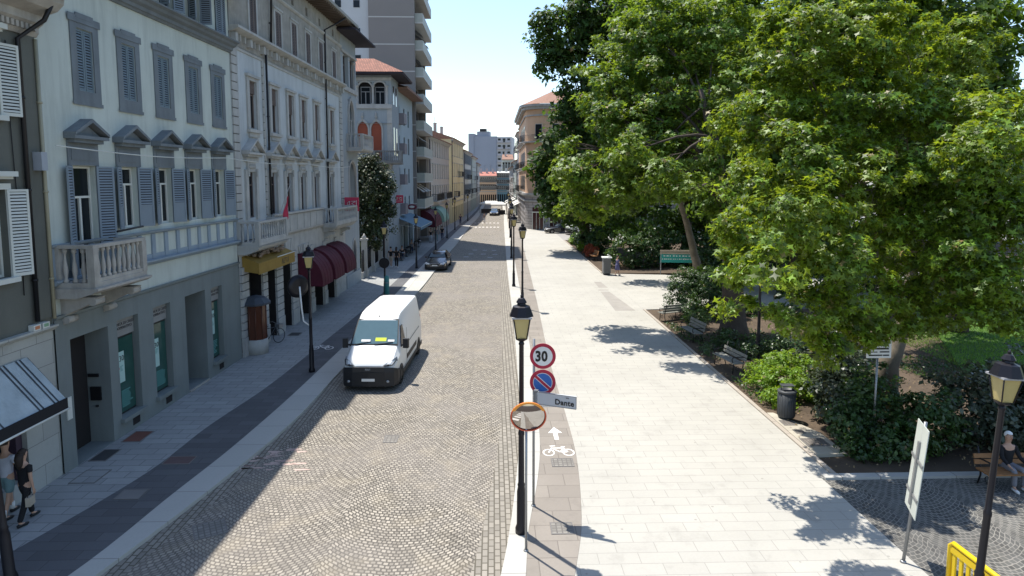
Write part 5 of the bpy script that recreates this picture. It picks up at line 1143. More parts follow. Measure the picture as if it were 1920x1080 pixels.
for i,(x,y,lab) in enumerate(((-.6,147,'larger white market canopy across the far end of the road'),(1.2,141,'smaller white canopy just in front of the larger one'))):
    t=thing('market_canopy',lab,'canopy',(x,y,0)); s=2.6-i*.8; b=MB(); b.add([(-s,-1.5,2.2),(s,-1.5,2.2),(s,1.5,2.2),(-s,1.5,2.2),(-s*.4,0,2.75),(s*.4,0,2.75),(-s,-1.5,1.95),(s,-1.5,1.95),(s,1.5,1.95),(-s,1.5,1.95)],[(0,1,5,4),(1,2,5),(2,3,4,5),(3,0,4),(0,6,7,1),(1,7,8,2),(2,8,9,3),(3,9,6,0)]); b.build('canopy',M_waw,t)
    b=MB()
    for a in (-s+.1,s-.1):
        for c in (-1.4,1.4): b.path([(a,c,0),(a,c,2.2)],.04,6)
    b.build('legs',M_pg,t); b=MB(); b.box(-s+.4,s-.4,-.5,.5,0,.9); b.build('counter',mat('stall_dark',(.08,.07,.07),.8),t)
# ================================================================= people
def skin(name,V,E,Rr,m,par,root=0,sub=2,loc=(0,0,0)):
    me=bpy.data.meshes.new(name); me.from_pydata([tuple(v) for v in V],E,[]); o=bpy.data.objects.new(name,me); col.objects.link(o)
    md=o.modifiers.new('s','SKIN'); 
    if not me.skin_vertices: 
        me.attributes
    sv=me.skin_vertices[0].data
    for i,r in enumerate(Rr): r=(r,r) if not hasattr(r,'__len__') else r; sv[i].radius=r; sv[i].use_root=(i==root)
    md.use_smooth_shade=True
    if sub: ss=o.modifiers.new('u','SUBSURF'); ss.levels=sub; ss.render_levels=sub
    dg=bpy.context.evaluated_depsgraph_get(); dg.update(); m2=bpy.data.meshes.new_from_object(o.evaluated_get(dg)); m2.name=name
    bpy.data.objects.remove(o); bpy.data.meshes.remove(me); m2.materials.clear(); m2.materials.append(m)
    for p in m2.polygons: p.use_smooth=True
    return place(m2,name,par,loc)
M_skin=mat('skin',(.48,.29,.20),.6,.08,bump=0); M_hair=mat('dark_hair',(.03,.02,.015),.7,.2)
def person(label,loc,rz,h=1.75,stride=.22,top=None,bottom=None,shoe=None,arm=(.1,-.15),hair='short',skirt=False,sit=False,sleeve='short',leglen='long',hairm=None,group=None,socks=False,fing=True,elbow=(.25,.25)):
    t=thing('person',label,'person',loc,rz,group); k=h/1.75; S3=lambda x,y,z:Vector((x*k,y*k,z*k))
    pel=S3(0,0,.93 if not sit else .52)
    up=lambda d,y=0: pel+S3(0,y,d)
    V=[pel,up(.14,.0),up(.30,-.01),up(.45,-.01),up(.57,0),up(.66,-.01),up(.74,-.015),up(.81,-.01)]
    Rr=[(.135*k,.10*k),(.125*k,.09*k),(.14*k,.10*k),(.13*k,.09*k),(.052*k,.052*k),(.075*k,.085*k),(.082*k,.10*k),(.055*k,.07*k)]
    E=[(0,1),(1,2),(2,3),(3,4),(4,5),(5,6),(6,7)]
    limbs={}
    for sg,n in ((-1,0),(1,1)):
        sh=up(.46,.0)+S3(sg*.185,0,0); a=arm[n]; el=sh+S3(sg*.05,-math.sin(a)*.28,-math.cos(a)*.28); a2=a+elbow[n]; wr=el+S3(sg*.01,-math.sin(a2)*.25,-math.cos(a2)*.25); ha=wr+S3(0,-math.sin(a2)*.08,-math.cos(a2)*.08)
        i=len(V); V+=[sh,el,wr,ha]; Rr+=[.052*k,.040*k,.026*k,(.036*k,.018*k)]; E+=[(3,i),(i,i+1),(i+1,i+2),(i+2,i+3)]; limbs['a%d'%n]=(i,i+1,i+2,i+3)
        if fing:
            d=(ha-wr).normalized()
            for q in range(4):
                b0=len(V); off=S3(0,(q-1.5)*.018,0); L=(.03,.036,.034,.026)[q]*k
                V+=[ha+off+d*.02,ha+off+d*(.02+L)+S3(-sg*.004,0,0),ha+off+d*(.02+L*1.8)+S3(-sg*.016,0,0)]; Rr+=[.009*k,.008*k,.007*k]; E+=[(i+3,b0),(b0,b0+1),(b0+1,b0+2)]
            b0=len(V); V+=[wr+d*.035+S3(0,-.03,0),wr+d*.065+S3(0,-.045,0)]; Rr+=[.010*k,.008*k]; E+=[(i+3,b0),(b0,b0+1)]
        hp=pel+S3(sg*.09,0,-.04)
        if sit: kn=pel+S3(sg*.13,-.42,.0); an=kn+S3(0,-.02,-.43)
        else:
            s=sg*stride; kn=S3(sg*.10,-s*.55-.03,.50); an=S3(sg*.095,-s-.0+(.02),.09)
        toe=an+S3(sg*.02,-.15,-.055)
        i=len(V); V+=[hp,kn,an,toe]; Rr+=[.088*k,.055*k,.038*k,.03*k]; E+=[(0,i),(i,i+1),(i+1,i+2),(i+2,i+3)]; limbs['l%d'%n]=(i,i+1,i+2,i+3)
    body=skin('body',V,E,Rr,M_skin,t)
    # face details
    hc=V[6]; b=MB(); b.ball(hc+S3(0,-.10,.0),(.014*k,.022*k,.024*k),8,6)
    for sg in (-1,1): b.ball(hc+S3(sg*.085,.0,-.005),(.012*k,.022*k,.032*k),8,6)
    b.build('face',M_skin,t); b=MB()
    for sg in (-1,1): b.ball(hc+S3(sg*.032,-.092,.022),(.012*k,.008*k,.007*k),8,6)
    b.build('eye',M_sk,t); MB().ball(hc+S3(0,-.09,-.045),(.026*k,.01*k,.007*k),8,6).build('mouth',mat('lips',(.35,.12,.10),.6),t)
    # hair cap
    b=MB(); n=14; vs=[];fs=[]
    for i in range(9):
        p=PI*.60*i/8
        for q in range(n):
            a=2*PI*q/n; r=.104 if hair!='none' else .1; x=math.sin(p)*math.cos(a); y=math.sin(p)*math.sin(a); z=math.cos(p)
            if y<-.2 and i>4: z=max(z,.42); x*=.9; y*=.9
            vs.append(hc+S3(x*.093,y*.112+.012,z*.108+.028))
    for i in range(8):
        for q in range(n): fs.append((i*n+q,(i+1)*n+q,(i+1)*n+(q+1)%n,i*n+(q+1)%n))
    b.add(vs,fs,0,True)
    if hair=='long': b.path([hc+S3(0,.07,.03),hc+S3(0,.11,-.1),hc+S3(0,.10,-.24),hc+S3(0,.08,-.36)],[.09*k,.09*k,.075*k,.03*k],10)
    b.build('hair',hairm or M_hair,t)
    if top:
        Vt=[V[0]-S3(0,0,.10 if not sit else .02)]+V[1:4]; Rt=[(.155*k,.12*k),(.145*k,.11*k),(.158*k,.118*k),(.15*k,.105*k)]; Et=[(0,1),(1,2),(2,3)]
        for n in (0,1):
            a=limbs['a%d'%n]; i=len(Vt); 
            if sleeve=='long': Vt+=[V[a[0]],V[a[1]],V[a[2]]]; Rt+=[.066*k,.052*k,.040*k]; Et+=[(3,i),(i,i+1),(i+1,i+2)]
            else: m_=V[a[0]].lerp(V[a[1]],.55); Vt+=[V[a[0]],m_]; Rt+=[.068*k,.062*k]; Et+=[(3,i),(i,i+1)]
        skin('shirt',Vt,Et,Rt,top,t)
    if bottom:
        if skirt:
            b=MB(); b.lathe([(.15*k,.13*k),(.17*k,0),(.19*k,-.2*k),(.23*k,-.42*k)],pel.x,pel.y,14,0,True,0,pel.z); b.build('skirt',bottom,t)
        else:
            Vt=[V[0]+S3(0,0,.10),V[0]-S3(0,0,.03)]; Rt=[(.15*k,.115*k),(.15*k,.12*k)]; Et=[(0,1)]
            for n in (0,1):
                l=limbs['l%d'%n]; i=len(Vt)
                if leglen=='long': Vt+=[V[l[0]],V[l[1]],V[l[2]]+S3(0,0,.02)]; Rt+=[.105*k,.074*k,.062*k]; Et+=[(1,i),(i,i+1),(i+1,i+2)]
                else: Vt+=[V[l[0]],V[l[0]].lerp(V[l[1]],.85)]; Rt+=[.108*k,.09*k]; Et+=[(1,i),(i,i+1)]
            skin('trousers',Vt,Et,Rt,bottom,t)
    for n in (0,1):
        l=limbs['l%d'%n]; an,toe=V[l[2]],V[l[3]]; b=MB(); b.path([an+S3(0,.05,-.045),an+S3(0,0,-.04),toe+S3(0,.0,.0),toe+S3(0,-.05,-.005)],[.036*k,.046*k,.042*k,.022*k],8); b.build('shoe',shoe or M_sk,t)
        if socks: b=MB(); b.path([an+S3(0,0,.0),an+S3(0,.0,.16)],[.046*k,.05*k],10); b.build('sock',M_sw,t)
    return t
cl=lambda n,c: mat('cloth_'+n,c,.9,.12,4,bump=.3)
M_cw=cl('white',(.52,.54,.60)); M_cbk=cl('black',(.012,.012,.014)); M_ct=cl('teal',(.16,.26,.27)); M_cn=cl('navy',(.03,.04,.09)); M_cg=cl('grey',(.2,.2,.22)); M_cbe=cl('beige',(.42,.36,.28)); M_cp=cl('slate',(.10,.10,.20))
WZ=.085
person('man in a white shirt and teal shorts walking by the stone shop front',(-11.12,14.35,WZ),R(172),1.80,.2,M_cw,M_ct,M_sk,arm=(.1,-.2),leglen='short',socks=True)
p2_=person('woman in black top and trousers beside the man in white, holding a bag',(-10.55,14.1,WZ),R(165),1.66,.24,M_cbk,M_cbk,M_sk,arm=(-.1,.25),hair='long')
bg_=thing('handbag','small pale bag in the hand of the woman in black','bag',(-10.36,13.98,.68+WZ)); b=MB(); b.obox((0,0,-.12),(.10,.22,.2),rz=.2); b.build('pouch',M_cbe,bg_); b=MB(); b.path([(0,-.08,-.03),(0,-.04,.08),(0,.04,.08),(0,.08,-.03)],.008,5); b.build('handle',M_sk,bg_)
person('person in dark top and pale shorts, left one of a pair beyond the van',(-9.0,56.0,WZ),R(175),1.75,.18,M_cbk,M_cbe,M_sw,leglen='short',fing=False)
person('person in dark clothes, right of a pair walking away beyond the van',(-8.45,55.6,WZ),R(175),1.78,.1,M_cbk,M_cbk,M_sw,hair='long',fing=False)
person('pedestrian with pale trousers walking under the wine red awning',(-7.6,77.5,WZ),R(10),1.7,.2,M_cbk,M_cw,fing=False)
person('pedestrian in a grey top further along the shaded left pavement',(-7.1,79.5,WZ),R(190),1.7,.2,M_cg,M_ct,fing=False)
person('pedestrian in black standing behind the lamp at the tower foot',(-6.5,81.0,WZ),R(180),1.75,.1,M_cbk,M_cn,fing=False)
person('tiny figure in grey crossing in the middle of the far road',(-1.6,113.3,.0),R(0),1.72,.2,M_cg,M_cw,fing=False)
person('distant person in dark blue on the far left pavement',(-5.6,108.5,WZ),R(0),1.72,.2,M_cn,M_cn,fing=False)
person('person in a slate blue dress beside the ribbed litter bin',(9.9,50.5,.06),R(110),1.62,.25,M_cp,M_cp,M_cn,arm=(.5,.3),skirt=True,fing=False,hairm=M_hair)
person('person in black with a white cap, seated on the brown bench',(13.05,15.32,.06),0,1.72,0,M_cbk,M_cg,M_sw,arm=(.5,.5),sit=True,sleeve='long',elbow=(.7,.7),hairm=M_sw)
person('person in dark clothes seated at the nearest cafe table',(-8.75,61.15,WZ),0,1.72,0,M_cbk,M_cn,M_sk,arm=(.5,.5),sit=True,fing=False)
person('person in grey seated at the middle cafe table',(-8.6,67.2,WZ),0,1.72,0,M_cg,M_cn,M_sk,arm=(.6,.4),sit=True,fing=False)
# ================================================================= street furniture
M_wood=mat('bench_wood',(.27,.13,.05),.6,.2,5); M_woodg=mat('grey_wood',(.24,.24,.21),.8,.2,5,stain=.3)
def bench(label,loc,rz,m,L=1.7,nb=3,arms=True):
    t=thing('park_bench',label,'bench',loc,rz,'park benches')
    b=MB()
    for k in range(4): b.box(-L/2,L/2,-.42+k*.115,-.32+k*.115,.43,.465)
    b.build('seat',m,t); b=MB()
    for k in range(nb): b.obox((0,.09+k*.035,.58+k*.14),(L,.03,.115),rx=R(-14))
    b.build('backrest',m,t)
    for x in (-L/2+.15,L/2-.15):
        b=MB(); b.path([(x,-.40,0),(x,-.38,.25),(x,-.36,.42)],.022,6); b.path([(x,.12,0),(x,.04,.25),(x,.06,.45),(x,.2,.95)],.022,6); b.path([(x,-.40,.42),(x,.05,.42)],.022,6)
        if arms: b.path([(x,.12,.66),(x,-.2,.68),(x,-.42,.66),(x,-.44,.58),(x,-.38,.42)],.02,6); b.path([(x+.0,-.2+.09*math.cos(q*.7),.22+.09*math.sin(q*.7)) for q in range(10)],.012,5)
        b.build('leg',M_black,t)
    return t
bench('small bench with curled iron arms at the tip of the park bed',(9.75,34.2,.06),R(200),M_woodg,1.3)
bench('pale green slatted bench in the shade beside the plaza, middle one of three',(9.75,30.2,.06),R(-82),M_woodg,1.6)
bench('weathered slatted bench with a pale back nearest the sunny shrub',(9.75,25.3,.06),R(-80),M_woodg,1.7,2)
bench('brown wooden bench with a seated person at the right edge',(13.35,15.22,.06),0,M_wood,2.3,2)
bench('reddish bench beyond the litter bin at the far park corner',(9.7,60.5,.06),R(-85),M_wood,1.6)
def bin_(label,loc,r,h,m,lid=True,rz=0):
    t=thing('litter_bin',label,'litter bin',loc,rz); b=MB(); b.lathe([(r*.93,.05),(r,.1),(r,h)],0,0,20); 
    for k in range(20): a=2*PI*k/20; b.path([(r*1.005*math.cos(a),r*1.005*math.sin(a),.1),(r*1.005*math.cos(a),r*1.005*math.sin(a),h)],.01,4)
    b.build('body',m,t); b=MB(); b.lathe([(r*1.08,0),(r*1.1,.05),(r*.8,.09),(r*.75,.05)],0,0,20,0,True,0,h); b.build('lid',m,t); b=MB(); b.lathe([(r*.6,0),(r*.55,.05)],0,0,14); b.build('base',M_black,t)
    if lid: b=MB(); b.path([(-r*.7,0,h),(-r*.7,0,h+.22),(r*.7,0,h+.22),(r*.7,0,h)],.02,6); b.obox((0,0,h+.23),(r*1.5,r*1.0,.02)); b.build('hood',m,t)
    return t
bin_('dark grey cylindrical litter bin at the corner of the park shrubs',(9.42,19.75,.12),.27,.85,mat('bin_grey',(.055,.06,.065),.5))
t=thing('litter_bin','square ribbed grey litter bin with a pale lid beside the person in slate blue','litter bin',(9.15,51.2,.06)); b=MB(); b.box(-.3,.3,-.3,.3,.12,1.35)
for k in range(7): b.box(-.3+k*.09,-.26+k*.09,-.33,-.301,.15,1.3)
b.build('body',mat('ribbed_grey',(.18,.18,.18),.6),t); b=MB(); b.box(-.38,.38,-.38,.38,1.36,1.44); b.obox((.2,0,1.55),(.25,.4,.05),ry=.5); b.build('lid',M_sw,t); MB().box(-.25,.25,-.25,.25,0,.12).build('base',M_black,t)
bin_('small green litter bin by the far park shrubs near the parked van',(9.6,77.5,.06),.25,.9,mat('bin_green',(.03,.06,.05),.6),False)
# info board
t=thing('information_board','teal information board with white lettering and a wooden top, by the leaning trunk','notice board',(14.9,51.2,.06),R(-6)); MB().box(-1.35,1.35,-.03,.03,.95,1.62).build('panel',mat('board_teal',(.02,.30,.27),.6,.08),t)
b=MB(); b.box(-1.35,1.35,-.04,.04,1.64,1.78); b.box(-1.35,1.35,-.04,.04,1.82,1.96); b.build('boards',mat('board_wood',(.42,.36,.28),.8),t)
b=MB()
for k in range(16): x=-1.2+k*.15; b.box(x,x+random.uniform(.04,.13),-.036,-.031,1.2,1.27)
for k in range(9): x=-1.1+k*.25; b.box(x,x+random.uniform(.08,.2),-.036,-.031,1.45,1.53)
b.path([(.5,-.036,1.18),(.6,-.036,1.34),(.7,-.036,1.18)],.012,4); b.build('lettering',M_sw,t)
for x in (-1.3,1.3): MB().box(x-.035,x+.035,-.035,.035,0,2.0).build('leg',M_pg,t)
# yellow plastic barrier
M_yb=mat('barrier_yellow',(.72,.50,.01),.45,.08,bump=.05)
t=thing('yellow_barrier','yellow plastic pedestrian barrier at the foot of the lower right lamp','barrier',(gr(1783,1015,1.06).x,gr(1783,1015,1.06).y,.06)); q_=gr(1868,1080,1.06)-gr(1783,1015,1.06); t.rotation_euler=(0,0,math.atan2(q_.y,q_.x))
b=MB(); L=1.9; b.path([(0,0,.15),(0,0,.93),(.07,0,1.0),(L-.07,0,1.0),(L,0,.93),(L,0,.15),(0,0,.15)],.045,8); b.box(.04,L-.04,-.03,.03,.82,.94); b.build('frame',M_yb,t)
b=MB()
for k in range(11): x=.12+k*(L-.24)/10; b.box(x-.035,x+.035,-.018,.018,.18,.82)
b.build('slats',M_yb,t); b=MB(); b.box(.9,1.25,-.032,-.024,.42,.78,0); b.box(1.0,1.1,-.036,-.0325,.42,.78,1); b.build('panel',[M_sw,M_sr],t)
for x in (.3,L-.3): MB().box(x-.04,x+.04,-.28,.28,0,.08).build('foot',M_yb,t)
# bicycle
t=thing('bicycle','dark bicycle leaning against the display case by the palazzo door','bicycle',(-10.42,29.55,.085)); t.rotation_euler=(R(0),R(0),R(58))
for x in (-.52,.52):
    b=MB(); b.path([(x+.33*math.cos(2*PI*k/24),0,.34+.33*math.sin(2*PI*k/24)) for k in range(25)],.016,6,cap=False); w_=b.build('wheel',M_black,t); b=MB()
    for k in range(12): a=2*PI*k/12; b.path([(x,0,.34),(x+.32*math.cos(a),0,.34+.32*math.sin(a))],.003,3)
    b.build('spokes',M_pg,w_)
b=MB(); P_=dict(bb=(-.08,0,.30),st=(-.2,0,.80),hd=(.34,0,.78),rw=(-.52,0,.34),fw=(.52,0,.34))
for a,c in (('bb','st'),('bb','hd'),('st','hd'),('rw','bb'),('rw','st'),('hd','fw')): b.path([P_[a],P_[c]],.016,6)
b.build('frame',mat('bike_paint',(.05,.06,.07),.4),t); b=MB(); b.path([(.34,0,.78),(.32,0,.98),(.38,-.25,1.0),(.25,-.28,1.0)],.012,5); b.path([(.32,0,.98),(.38,.25,1.0),(.25,.28,1.0)],.012,5); b.build('handlebar',M_pg,t)
b=MB(); b.ball((-.22,0,.90),(.14,.07,.035),8,6); b.path([(-.2,0,.8),(-.22,0,.9)],.014,5); b.build('saddle',M_black,t); b=MB(); b.box(.42,.66,-.15,.15,.72,.90); b.build('basket',M_pg,t)
# cafe tables and chairs under the slate blue awning
def chair():
    t=thing('cafe_chair','x','chair',(0,0,0),0,'dark cafe chairs under the slate blue awning'); MB().box(-.2,.2,-.2,.2,.43,.46).build('seat',M_vb,t); MB().box(-.2,.2,.18,.21,.5,.85).build('backrest',M_vb,t)
    for x in (-.18,.18):
        for y in (-.18,.18): MB().path([(x,y,0),(x,y,.43 if y<0 else .85)],.014,5).build('leg',M_pg,t)
    return t
ch=None; k=0
for i in range(5):
    y=60.6+i*3.0; t=thing('cafe_table',('nearest','second','middle','fourth','farthest')[i]+' small round cafe table under the slate blue awning','table',(-8.75+.05*i,y,WZ),0,'cafe tables'); b=MB(); b.lathe([(.36,.72),(.36,.75)],0,0,16); b.build('tabletop',M_pg,t); b=MB(); b.lathe([(.22,0),(.03,.05),(.03,.72)],0,0,10); b.build('pedestal',M_black,t)
    for dx,dy,rz in ((0,.7,0),(0,-.7,PI)):
        lab='dark cafe chair on the '+('far' if dy>0 else 'near')+' side of the '+('nearest','second','middle','fourth','farthest')[i]+' cafe table'
        if ch is None: c_=ch=chair(); c_['label']=lab
        else: c_=copy_tree(ch,label=lab)
        c_.location=(-8.75+.05*i+dx,y+dy,WZ); c_.rotation_euler=(0,0,rz)
# ================================================================= vegetation
M_lf_near=leafmat('plane_leaf_bright',(.098,.175,.014),(.46,.58,.03),.5,.29,.75)
M_lf_mid=leafmat('leaf_mid',(.085,.160,.018),(.38,.52,.03),.55,.28,.65)
M_lf_dark=leafmat('leaf_dark',(.036,.080,.014),(.12,.22,.02),.6,.33,.55)
M_lf_deep=leafmat('leaf_deep',(.052,.108,.014),(.20,.32,.02),.55,.38,.55)
M_lf_hedge=leafmat('hedge_leaf',(.04,.085,.025),(.12,.22,.03),.4,.25,.4)
M_lf_grey=leafmat('laurel_leaf',(.065,.085,.055),(.12,.17,.05),.3,.15,.4)
M_lf_mag=leafmat('magnolia_leaf',(.035,.055,.02),(.08,.10,.02),.5,.12,.5)
M_lf_yel=leafmat('young_leaf',(.13,.24,.02),(.35,.5,.03),.5,.42,.3)
M_bark=mat('plane_bark',(.20,.165,.12),.9,.35,2.5,bump=.8,stain=.5,fine=12); M_barkd=mat('dark_bark',(.085,.065,.05),.95,.3,3,bump=1,fine=14)
def leaf_mesh(name,pts,nrm,size,m,lobes=1,droop=.0):
    """pts n x 3, nrm n x 3 unit, size n: one small leaf per point"""
    n=len(pts); a=rng.normal(size=(n,3)); u=np.cross(nrm,a); u/=np.linalg.norm(u,axis=1)[:,None]+1e-9; w=np.cross(nrm,u)
    s=size[:,None]
    if lobes==1:
        tpl=np.array([(-.5,0,0),(0,.30,.05),(.55,0,-.04),(0,-.30,.05)]); fs=[(0,1,2,3)]
    else:
        tpl=np.array([(-.42,0,0),(-.12,.12,.03),(.12,.52,-.03),(.16,.13,.03),(.60,0,-.06),(.16,-.13,.03),(.12,-.52,-.03),(-.12,-.12,.03)])
        fs=[(0,1,2,3),(0,3,4,5),(0,5,6,7)]
    k=len(tpl); P=pts[:,None,:]+s[:,None]*(tpl[None,:,0:1]*u[:,None,:]+tpl[None,:,1:2]*w[:,None,:]+tpl[None,:,2:3]*nrm[:,None,:])
    V=P.reshape(-1,3); F=(np.array(fs)[None]+ (np.arange(n)*k)[:,None,None]).reshape(-1,4)
    me=bpy.data.meshes.new(name); me.vertices.add(len(V)); me.vertices.foreach_set('co',V.astype(np.float32).ravel())
    me.loops.add(F.size); me.loops.foreach_set('vertex_index',F.astype(np.int32).ravel()); me.polygons.add(len(F)); me.polygons.foreach_set('loop_start',np.arange(0,F.size,4,dtype=np.int32)); me.polygons.foreach_set('loop_total',np.full(len(F),4,dtype=np.int32))
    me.update(calc_edges=True); me.validate(); me.materials.append(m); return me
def foliage(blobs,base,nsub,subr,nleaf,size,upw=.9,shell=.45,flat=.65,zmin=None):
    """blobs: (center, (rx,ry,rz)); sprays of leaves through the volume, denser at the shell"""
    vol=np.array([b[1][0]*b[1][2] for b in blobs]); vol/=vol.sum(); C=[];D=[]
    for (c,r),w_ in zip(blobs,vol):
        k=max(3,int(nsub*w_)); d=rng.normal(size=(k,3)); d/=np.linalg.norm(d,axis=1)[:,None]; rad=rng.uniform(shell,1.0,size=(k,1))**.6*(1+.12*rng.normal(size=(k,1)))
        C.append(np.array(c)+d*rad*np.array(r)); D.append(d)
    C=np.concatenate(C); D=np.concatenate(D); n=len(C); per=max(1,nleaf//n)
    rs=subr*rng.uniform(.45,1.35,size=(n,1)); 
    off=rng.normal(size=(n,per,3)); off/=np.linalg.norm(off,axis=2)[:,:,None]+1e-9; off*=rng.uniform(0,1,size=(n,per,1))**.45
    off[:,:,2]*=flat
    P=(C[:,None,:]+off*rs[:,None,:]).reshape(-1,3); out=np.repeat(D,per,axis=0)*.45+off.reshape(-1,3)*.35
    nr=out+rng.normal(size=P.shape)*.42; nr[:,2]+=upw*rng.uniform(.2,1,size=len(P)); nr/=np.linalg.norm(nr,axis=1)[:,None]
    sz=size*rng.uniform(.45,1.4,size=len(P))
    if zmin is not None: k=P[:,2]>zmin; P,nr,sz=P[k],nr[k],sz[k]
    return P-np.array(base),nr,sz,C
def B_(u,v,Y,ru,rv,ry=None):
    c=at(u,v,Y); rx=ru*Y/FPX; rz=rv*Y/FPX; return (tuple(c),(rx,ry or rx*.85,rz))
def tree(label,name,base,trunk,r0,blobs,nsub,subr,nleaf,size,m,bark,lobes=1,nlimb=None,group=None,cat='tree',**kw):
    t=thing(name,label,cat,base,0,group); bx=Vector(base)
    b=MB(); pts=[Vector(p)-bx for p in trunk]; L=len(pts); 
    # resample the trunk a little crooked
    fine=[]; 
    for i in range(L-1):
        for j in range(4): q=pts[i].lerp(pts[i+1],j/4); fine.append(q+Vector((random.uniform(-1,1),random.uniform(-1,1),0))*r0*.12*(1 if i+j else 0))
    fine.append(pts[-1]); n=len(fine); rad=[r0*(1.35 if i==0 else 1.1 if i==1 else 1)*(1-.85*i/(n-1)) for i in range(n)]
    b.path(fine,rad,14); top=fine[-1]
    P,nr,sz,C=foliage(blobs,base,nsub,subr,nleaf,size,**kw)
    for (c,r) in blobs:
        c=Vector(c)-bx
        if (c.xy-fine[-1].xy).length>max(6.0,r0*11): continue
        i=min(n-1,max(2,int(n*(.55+.4*random.random())))); a=fine[i]; mid=a.lerp(c,.5)+Vector((random.uniform(-.4,.4),random.uniform(-.4,.4),.25*(c-a).length*.3))
        ra=min(.11,rad[i]*.45); b.path([a,a.lerp(mid,.5)+Vector((0,0,.1)),mid,mid.lerp(c,.6),c],[ra,ra*.8,ra*.6,ra*.4,ra*.2],8)
        for q in range(6):
            d=Vector((random.uniform(-1,1)*r[0],random.uniform(-1,1)*r[1],random.uniform(-.7,1)*r[2]))*.6; s=mid.lerp(c,random.uniform(.2,1)); b.path([s,s.lerp(c+d,.5)+Vector((0,0,.15)),c+d],[ra*.28,ra*.16,ra*.05],5)
    b.build('trunk',bark,t)
    place(leaf_mesh('crown',P,nr,sz,m,lobes),'crown',t)
    return t
g3=lambda u,v,z=0.05: tuple(gr(u,v,z))
# near plane tree: trunk behind the shrubs, crown reaching over the plaza corner
base=(13.3,20.8,.05)
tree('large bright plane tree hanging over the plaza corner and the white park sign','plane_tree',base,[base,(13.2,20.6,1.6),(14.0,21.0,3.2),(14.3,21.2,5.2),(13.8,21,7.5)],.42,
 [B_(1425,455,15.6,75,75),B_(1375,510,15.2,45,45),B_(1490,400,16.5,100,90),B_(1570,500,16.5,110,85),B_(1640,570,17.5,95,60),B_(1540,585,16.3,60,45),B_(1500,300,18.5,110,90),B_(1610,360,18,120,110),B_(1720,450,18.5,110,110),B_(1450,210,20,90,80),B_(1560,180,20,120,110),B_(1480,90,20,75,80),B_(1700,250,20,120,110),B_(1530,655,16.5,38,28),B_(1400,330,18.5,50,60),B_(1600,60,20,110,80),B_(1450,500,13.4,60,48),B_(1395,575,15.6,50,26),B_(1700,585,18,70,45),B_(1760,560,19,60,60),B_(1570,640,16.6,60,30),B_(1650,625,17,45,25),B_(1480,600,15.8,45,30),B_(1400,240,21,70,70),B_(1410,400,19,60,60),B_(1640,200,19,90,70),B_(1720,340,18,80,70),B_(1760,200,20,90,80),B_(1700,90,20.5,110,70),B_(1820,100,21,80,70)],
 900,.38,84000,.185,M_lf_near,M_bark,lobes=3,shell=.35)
base=(16.8,17.5,.05)
tree('plane tree at the right edge with yellow green leaves above the lower right lamp','plane_tree',(17.5,18.2,.05),[(17.5,18.2,.05),(17.3,18.1,3),(16.9,18,6),(16.5,18,8)],.3,
 [B_(1850,290,16.5,80,80),B_(1890,400,16.5,70,80),B_(1800,480,16.5,60,70),B_(1880,530,16,70,50),B_(1830,390,17,80,70),B_(1770,330,18.5,60,70),B_(1830,580,16.5,60,35),B_(1900,600,16.5,40,30),B_(1860,210,18,60,45)],360,.42,20000,.18,M_lf_near,M_bark,lobes=3,shell=.35)
# big old tree with thick dark trunk beside the benches: crown stretches left over the plaza
base=(11.7,30.3,.05)
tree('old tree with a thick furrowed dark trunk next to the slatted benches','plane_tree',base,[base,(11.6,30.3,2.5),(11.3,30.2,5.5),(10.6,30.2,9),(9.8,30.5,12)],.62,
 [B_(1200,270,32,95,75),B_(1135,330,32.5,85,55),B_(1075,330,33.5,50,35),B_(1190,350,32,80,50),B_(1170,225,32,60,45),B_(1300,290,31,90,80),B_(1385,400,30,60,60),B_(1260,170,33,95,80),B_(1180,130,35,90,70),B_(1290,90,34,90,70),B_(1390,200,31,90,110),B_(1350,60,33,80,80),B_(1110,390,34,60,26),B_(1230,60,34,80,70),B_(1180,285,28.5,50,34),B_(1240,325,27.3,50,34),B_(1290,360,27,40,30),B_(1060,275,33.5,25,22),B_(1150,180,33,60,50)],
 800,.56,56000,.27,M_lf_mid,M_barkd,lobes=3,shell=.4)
base=(16.2,49.6,.05)
tree('slender plane tree with a pale leaning trunk beside the teal board','plane_tree',base,[base,(15.6,49.4,2.6),(14.6,49.2,5.6),(13.9,49,8.4),(13.4,49,12)],.36,
 [B_(1240,280,48,70,55),B_(1170,350,49,50,35),B_(1330,310,48,80,70),B_(1280,230,49,90,70),B_(1400,380,46,55,60)],420,.8,15000,.34,M_lf_mid,M_bark,shell=.4)
# tall dark trees behind, toward the peach building
tree('tallest dark green tree at the left end of the park, against the sky','park_tree',(10.5,72,.05),[(10.5,72,.05),(10.4,72,6),(10,72,14),(9.5,72,24)],.5,
 [B_(1065,60,70,55,60),B_(1105,20,70,60,50),B_(1025,45,68,26,30),B_(1030,95,69,30,55),B_(1090,140,70,60,70),B_(1070,225,70,38,50),B_(1130,230,71,70,80),B_(1100,310,70,80,50),B_(1035,330,67,40,45),B_(1040,270,66,30,40),B_(1055,360,66,45,40),B_(1010,305,66,22,25),B_(1150,80,72,55,70),B_(1060,390,68,55,35),B_(1130,390,70,70,45),B_(1150,0,70,80,60),B_(1220,40,72,80,80)],
 900,1.15,42000,.50,M_lf_dark,M_barkd,shell=.4)
tree('dark evergreen behind the slender leaning trunk','park_tree',(19,62,.05),[(19,62,.05),(19,62,8),(19,62,18)],.5,
 [B_(1250,120,60,80,110),B_(1200,60,62,60,70),B_(1340,150,60,90,120),B_(1220,300,61,90,90),B_(1330,330,60,90,90),B_(1300,10,60,90,60),B_(1230,20,58,80,60),B_(1400,60,58,90,90),B_(1200,420,62,90,40)],650,1.2,30000,.52,M_lf_deep,M_barkd,shell=.35)
